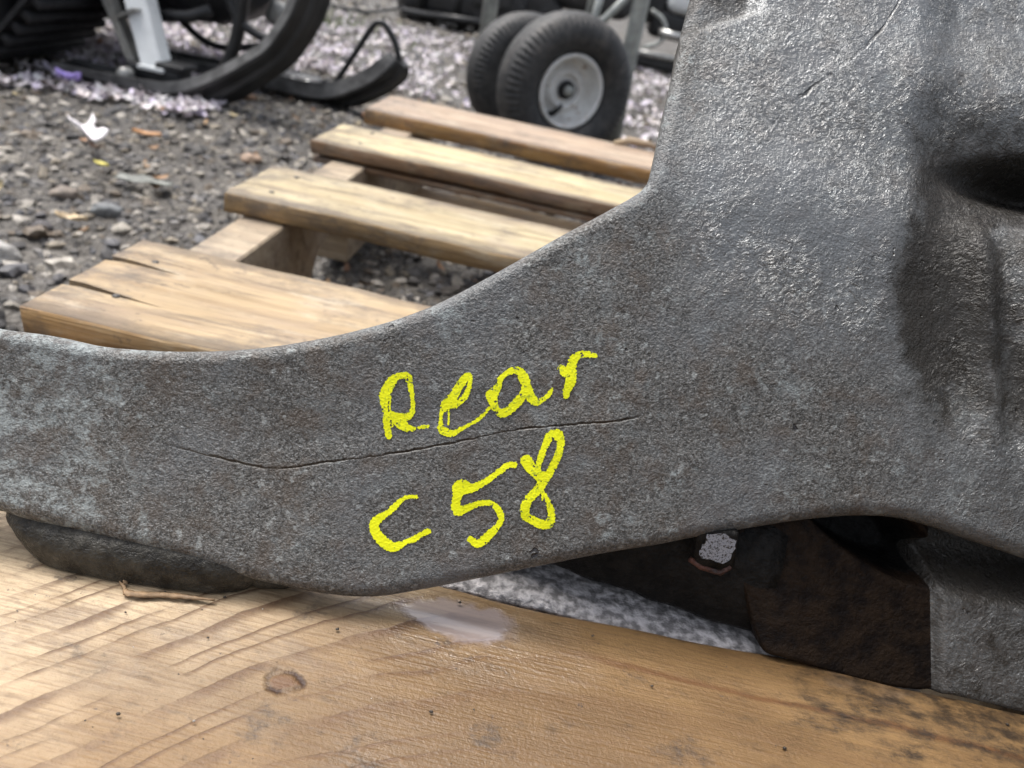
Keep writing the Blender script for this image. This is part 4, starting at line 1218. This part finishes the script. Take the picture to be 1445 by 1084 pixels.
# belly pan, black nose and body shell
def loft(stations, n=28):
    secs = []
    for x, yc, hy, z0, z1, p in stations:
        r = []
        for k in range(n):
            t = 2 * PI * k / n
            c, s = math.cos(t), math.sin(t)
            q = (abs(c) ** p + abs(s) ** p) ** (-1 / p)
            r.append((x, yc + hy * q * c, (z0 + z1) / 2 + (z1 - z0) / 2 * q * s))
        secs.append(r)
    return sweep(secs)
V, F = loft([(-1.75, 1.74, 0.20, 0.17, 0.45, 3), (-1.40, 1.74, 0.23, 0.13, 0.52, 3), (-1.20, 1.74, 0.235, 0.105, 0.56, 3), (-1.05, 1.74, 0.235, 0.098, 0.56, 3), (-0.92, 1.74, 0.225, 0.105, 0.54, 3), (-0.86, 1.74, 0.21, 0.112, 0.52, 3)])
mesh('belly_pan', V, F, M_grey, sled)
V, F = loft([(-0.90, 1.73, 0.20, 0.106, 0.50, 3), (-0.84, 1.73, 0.195, 0.106, 0.48, 3), (-0.78, 1.73, 0.18, 0.112, 0.45, 3), (-0.73, 1.73, 0.15, 0.135, 0.40, 2.6), (-0.70, 1.73, 0.10, 0.175, 0.34, 2.4)])
mesh('nose_cone', V, F, M_black, sled)
V, F = tube([(-0.96, 1.54, 0.115), (-0.86, 1.542, 0.122), (-0.79, 1.548, 0.132), (-0.755, 1.56, 0.15)], 0.012, 10)
mesh('lower_arm', V, F, M_black, sled)
# lugged drive track
pathT = catmull([(-2.1, 0.03), (-1.5, 0.022), (-1.15, 0.022), (-1.085, 0.028), (-1.045, 0.050), (-0.99, 0.105), (-0.955, 0.150), (-0.955, 0.20), (-1.00, 0.235), (-1.10, 0.25), (-1.5, 0.26), (-2.1, 0.26)], 6)
secs = [[(x, 1.33, z), (x, 1.60, z)] for x, z in pathT]
back = []
n = len(pathT)
rings = []
for i, (x, z) in enumerate(pathT):
    a = pathT[min(i + 1, n - 1)] - pathT[max(i - 1, 0)]; a = a / np.linalg.norm(a)
    nx_, nz_ = -a[1], a[0]
    rings.append([(x, 1.335, z), (x, 1.60, z), (x + nx_ * 0.008, 1.60, z + nz_ * 0.008), (x + nx_ * 0.008, 1.335, z + nz_ * 0.008)])
V, F = sweep(rings)
track = mesh('drive_track', V, F, M_track, sled, smooth=False)
seglen = np.concatenate([[0], np.cumsum(np.linalg.norm(np.diff(pathT, axis=0), axis=1))])
for k in range(12):
    s_ = seglen[-1] * 0.5 * 0 + 0.90 + k * 0.031
    x = float(np.interp(s_, seglen, pathT[:, 0])); z = float(np.interp(s_, seglen, pathT[:, 1]))
    x2 = float(np.interp(s_ + 0.01, seglen, pathT[:, 0])); z2 = float(np.interp(s_ + 0.01, seglen, pathT[:, 1]))
    an = math.atan2(z2 - z, x2 - x)
    V, F = rbox((0, 0, 0), (0.016, 0.255, 0.022), 0.003, Matrix.Rotation(-an, 3, 'Y'), 1)
    c = Vector((x + math.sin(an) * 0.010, 1.468, z - math.cos(an) * 0.010))
    V = [v + c for v in V]
    mesh('lug', V, F, M_track, track)
V, F = rbox((-1.35, 1.468, 0.135), (0.62, 0.19, 0.19), 0.03)
mesh('suspension_block', V, F, M_track, sled)

# ================================================================== MACHINES IN THE FAR BACKGROUND
mach = thing('engine_chassis', (-0.5, 4.2, 0.0), 'dark stripped machine chassis resting on the ground behind the hand truck', 'machine')
V, F = loft([(-1.03, 4.2, 0.14, 0.02, 0.20, 4), (-0.98, 4.2, 0.19, 0.008, 0.22, 4), (-0.70, 4.2, 0.21, 0.012, 0.22, 4), (-0.52, 4.2, 0.21, 0.020, 0.24, 4), (-0.40, 4.2, 0.20, 0.045, 0.26, 3)])
mesh('pan', V, F, M_black, mach)
V, F = merge(rbox((-0.56, 4.05, 0.20), (0.20, 0.16, 0.18), 0.03, None, 3), rbox((-0.38, 4.12, 0.20), (0.24, 0.2, 0.2), 0.05, None, 4), rbox((-0.12, 4.15, 0.28), (0.42, 0.24, 0.2), 0.06, None, 4))
mesh('engine', V, F, M_ski, mach)
for (x, y, z, r, l) in ((-0.47, 3.98, 0.12, 0.075, 0.08), (-0.62, 3.99, 0.10, 0.055, 0.07), (-0.28, 4.0, 0.14, 0.06, 0.09)):
    V, F = lathe([(0.001, 0), (r * 0.55, 0), (r * 0.6, -0.012), (r * 0.95, -0.014), (r, -0.03), (r, -l), (0.001, -l)], (x, y, z), (0, -1, 0), 28)
    mesh('pulley', V, F, M_black, mach, sharp=35)
V, F = rbox((-0.83, 4.02, 0.135), (0.035, 0.02, 0.06), 0.006)
mesh('red_knob', V, F, M_red, mach)
V, F = merge(tube([(-0.90, 4.0, 0.05), (-0.88, 3.99, 0.30)], 0.022, 10), tube([(-0.72, 4.0, 0.06), (-0.71, 3.99, 0.30)], 0.018, 10))
mesh('support_post', V, F, M_ski, mach)
V, F = tube(catmull([(-1.36, 3.7, 0.012), (-1.22, 3.72, 0.015), (-1.10, 3.75, 0.010), (-1.02, 3.9, 0.03), (-0.96, 4.05, 0.06)], 6), 0.007, 8)
mesh('cable', V, F, M_black, mach)
V, F = tube([(-0.98, 3.97, 0.03), (-0.38, 3.96, 0.07)], 0.018, 10)
mesh('skid_rail', V, F, M_black, mach)

far = thing('white_snowmobile', (0.5, 4.4, 0.0), 'far snowmobile with white side panel and silver front suspension beyond the hand truck', 'snowmobile')
V, F = rbox((0.56, 4.45, 0.40), (0.62, 0.5, 0.29), 0.05, None, 4)
mesh('side_panel', V, F, M_white, far)
V, F = rbox((0.52, 4.46, 0.20), (0.66, 0.44, 0.13), 0.03, None, 3)
mesh('belly_pan', V, F, M_black, far)
V, F = rbox((0.19, 4.35, 0.30), (0.16, 0.22, 0.22), 0.05, None, 3)
mesh('bumper', V, F, M_black, far)
V, F = merge(tube([(0.24, 4.12, 0.168), (0.31, 4.12, 0.165), (0.46, 4.12, 0.168)], 0.018, 10), tube([(0.36, 4.12, 0.172), (0.44, 4.13, 0.27)], 0.014, 10))
mesh('suspension_arm', V, F, M_steel, far)
V, F = tube(catmull([(0.18, 4.15, 0.25), (0.24, 4.14, 0.225), (0.275, 4.13, 0.17), (0.25, 4.12, 0.12), (0.18, 4.12, 0.085)], 5), 0.010, 8)
mesh('steering_rod', V, F, M_galv, far)
V, F = merge(rbox((0.30, 4.14, 0.030), (0.46, 0.12, 0.05), 0.012))
mesh('ski', V, F, M_ski, far)
V, F = tube([(0.10, 4.075, 0.066), (0.22, 4.07, 0.066), (0.45, 4.07, 0.072)], 0.016, 10)
mesh('ski_rail', V, F, M_alu, far)
V, F = lathe([(0.0, 0.01), (0.012, 0.008), (0.015, 0.0), (0.015, -0.02)], (0.378, 4.052, 0.076), (0, -1, 0), 10)
mesh('bolt', V, F, M_steel, far)

# ================================================================== SMALL THINGS ON THE GROUND AND ON THE BOARDS
def pebble(name, x, y, r, col, label, cat, flat=0.6, seed=0, stretch=(1, 1), rot=0.0):
    a, f = rock_template(3, seed, 0.30)
    px = a[:, 0] * r * stretch[0]; py = a[:, 1] * r * stretch[1]
    ca, sa_ = math.cos(rot), math.sin(rot)
    q = np.stack([x + px * ca - py * sa_, y + px * sa_ + py * ca, gz(x, y) + a[:, 2] * r * flat + r * flat * 0.55], 1)
    tint = np.repeat(np.array([[*col, 1.0]]), len(a), 0)
    return tag(mesh(name, q, f.tolist(), M_stone, attrs={'tint': tint}, smooth=True), label, cat)
pebble('rock', -0.545, 0.668, 0.021, (0.40, 0.39, 0.37), 'pale rock at the left edge beside the split board', 'rock', 0.55, 31, (1.15, 0.8))
pebble('rock', -0.523, 0.822, 0.015, (0.17, 0.18, 0.185), 'grey rounded rock lying left of the second gap between boards', 'rock', 0.6, 33, (1.2, 0.8), 0.3)
pebble('rock', -0.560, 0.760, 0.011, (0.07, 0.065, 0.07), 'small dark stone left of the grey rounded rock', 'rock', 0.6, 35)
pebble('rock', -0.487, 0.790, 0.010, (0.36, 0.33, 0.28), 'small cream stone nearest the split board', 'rock', 0.6, 36)
pebble('rock', -0.60, 0.86, 0.014, (0.24, 0.20, 0.165), 'tan stone near the small yellow leaf', 'rock', 0.6, 38, (1.1, 0.8), 0.7)
pebble('rock', -0.50, 1.165, 0.016, (0.34, 0.24, 0.17), 'brownish stone left of the double layered board', 'rock', 0.55, 39)

def sheet(name, cx, cy, z, L, W, rot, mat, label, cat, seed, curl=0.3, tint=None, n=10, m=6, outline=None):
    V, F = [], []
    ca, sa_ = math.cos(rot), math.sin(rot)
    for i in range(n + 1):
        for j in range(m + 1):
            s, t = -1 + 2 * i / n, -1 + 2 * j / m
            w = (outline(s) if outline else 1.0) * W * (1 + 0.25 * fbm(s * 2, t, seed, 3))
            x, y = s * L, t * w
            zz = curl * W * (abs(t) ** 2 + 0.5 * s * s) + 0.35 * W * fbm(s * 2.2 + seed, t * 1.5, seed * 2, 3)
            V.append((cx + x * ca - y * sa_, cy + x * sa_ + y * ca, z + zz))
    k = m + 1
    for i in range(n):
        for j in range(m): F.append((i * k + j, i * k + j + 1, (i + 1) * k + j + 1, (i + 1) * k + j))
    at = {'tint': np.repeat(np.array([[*tint, 1.0]]), len(V), 0)} if tint else None
    o = mesh(name, V, F, mat, attrs=at)
    so = o.modifiers.new('thick', 'SOLIDIFY'); so.thickness = 0.0008
    return tag(o, label, cat)
bow = lambda s: 0.45 + 0.55 * abs(s) ** 0.8
leafs = lambda s: max(0.08, math.cos(s * 1.45))
sheet('paper_scrap', -0.665, 1.015, 0.022, 0.036, 0.017, -0.75, M_paper, 'crumpled white paper scrap on the gravel at left', 'litter', 3.0, 0.9, outline=bow)
sheet('wood_chip', -0.536, 0.925, 0.010, 0.034, 0.011, 0.12, M_chip, 'long grey flat chip near the end of the second board', 'litter', 5.0, 0.1)
sheet('yellow_leaf', -0.605, 0.945, 0.012, 0.013, 0.005, -0.3, M_leaf, 'small yellow leaf left of the grey chip', 'leaf', 7.0, 0.5, tint=(0.62, 0.55, 0.12), outline=leafs)
sheet('dry_leaf', -0.637, 1.112, 0.014, 0.021, 0.008, 0.15, M_leaf, 'orange brown dry leaf right of the paper scrap', 'leaf', 9.0, 0.5, tint=(0.55, 0.30, 0.14), outline=leafs)
sheet('dry_leaf', -0.520, 0.752, 0.012, 0.017, 0.007, 0.1, M_leaf, 'cream tan leaf beside the small dark stone', 'leaf', 11.0, 0.5, tint=(0.60, 0.47, 0.30), outline=leafs)
sheet('dry_leaf', -0.380, 1.39, 0.05, 0.016, 0.009, 0.9, M_leaf, 'orange leaf scrap at the end of the double layered board', 'leaf', 13.0, 0.7, tint=(0.62, 0.33, 0.18), outline=leafs)
sheet('dry_leaf', -0.66, 1.46, 0.016, 0.040, 0.016, 0.2, M_leaf, 'broad brown leaf under the tip of the near ski', 'leaf', 15.0, 0.6, tint=(0.38, 0.25, 0.17), outline=leafs)
sheet('purple_flower', -0.892, 1.318, 0.020, 0.020, 0.012, 0.2, M_petal, 'violet blossom lying in front of the near ski', 'flower', 17.0, 0.9, tint=(0.46, 0.36, 0.86), outline=leafs)

# added pale strip standing in for bright ground between near board and casting
V, F = [], []
n = 60
for i in range(n + 1):
    x = -0.03 + 0.175 * i / n
    y0 = 0.2225; y1 = 0.275 + 0.0012 * fbm(x * 120, 1, 0, 3)
    for j in range(6):
        t = j / 5
        V.append((x, y0 + (y1 - y0) * t, 0.1262 + 0.0009 * fbm(x * 160, t * 3, 2.0, 3)))
for i in range(n):
    for j in range(5): F.append((i * 6 + j, (i + 1) * 6 + j, (i + 1) * 6 + j + 1, i * 6 + j + 1))
o = tag(mesh('stand_in_strip', V, F, M_stand_in), 'pale grey stand-in strip for the bright ground past the near board', 'litter')
o.modifiers.new('thick', 'SOLIDIFY').thickness = 0.002

# torn sliver of wood fibre lying against the boss
V, F = [], []
c = catmull([(-0.122, 0.1890, 0.1318), (-0.1195, 0.1875, 0.1316), (-0.1175, 0.1855, 0.1316), (-0.112, 0.1860, 0.1318), (-0.105, 0.1880, 0.1319), (-0.097, 0.1893, 0.1320), (-0.089, 0.1903, 0.1320)], 6)
c[:, 1] -= 0.0050
for i, p in enumerate(c):
    w = 0.0011 * (0.8 + 0.9 * abs(fbm(i * 0.4, 3.0, 0, 3))) * (0.4 + math.sin(PI * i / (len(c) - 1)))
    V += [(p[0], p[1] - w, p[2]), (p[0], p[1], p[2] + 0.0006), (p[0], p[1] + w, p[2])]
for i in range(len(c) - 1):
    for j in range(2): F.append((i * 3 + j, (i + 1) * 3 + j, (i + 1) * 3 + j + 1, i * 3 + j + 1))
b = len(V)
V += [(-0.1205, 0.1835, 0.1318), (-0.1190, 0.1842, 0.1318), (-0.1225, 0.1865, 0.1330)]
F += [(b, b + 1, b + 2)]
o = tag(mesh('wood_sliver', V, F, M_bark), 'thin torn brown sliver on the near board under the boss', 'splinter')
o.modifiers.new('thick', 'SOLIDIFY').thickness = 0.0005

# crumbs of dirt on the near board
Vs, Fs, Cs = [], [], []
b = 0
for k in range(90):
    x = rng.uniform(-0.15, 0.21); y = rng.uniform(0.10, 0.218)
    r = 0.00022 * (3.2 ** (rng.random() ** 2.5))
    a, f = PEB[rng.integers(6)]
    Vs.append(a * r * np.array([1.2, 0.9, 0.7]) + np.array([x, y, PT + 0.0009])); Fs.append(f + b); b += len(a)
    cc = (0.05, 0.04, 0.032) if rng.random() < 0.94 else (0.45, 0.42, 0.38)
    Cs.append(np.repeat(np.array([[*cc, 1.0]]), len(a), 0))
tag(mesh('dirt_crumbs', np.concatenate(Vs), np.concatenate(Fs).tolist(), M_stone, attrs={'tint': np.concatenate(Cs)}),
    'tiny dark crumbs of dirt sprinkled on the near board', None, kind='stuff')
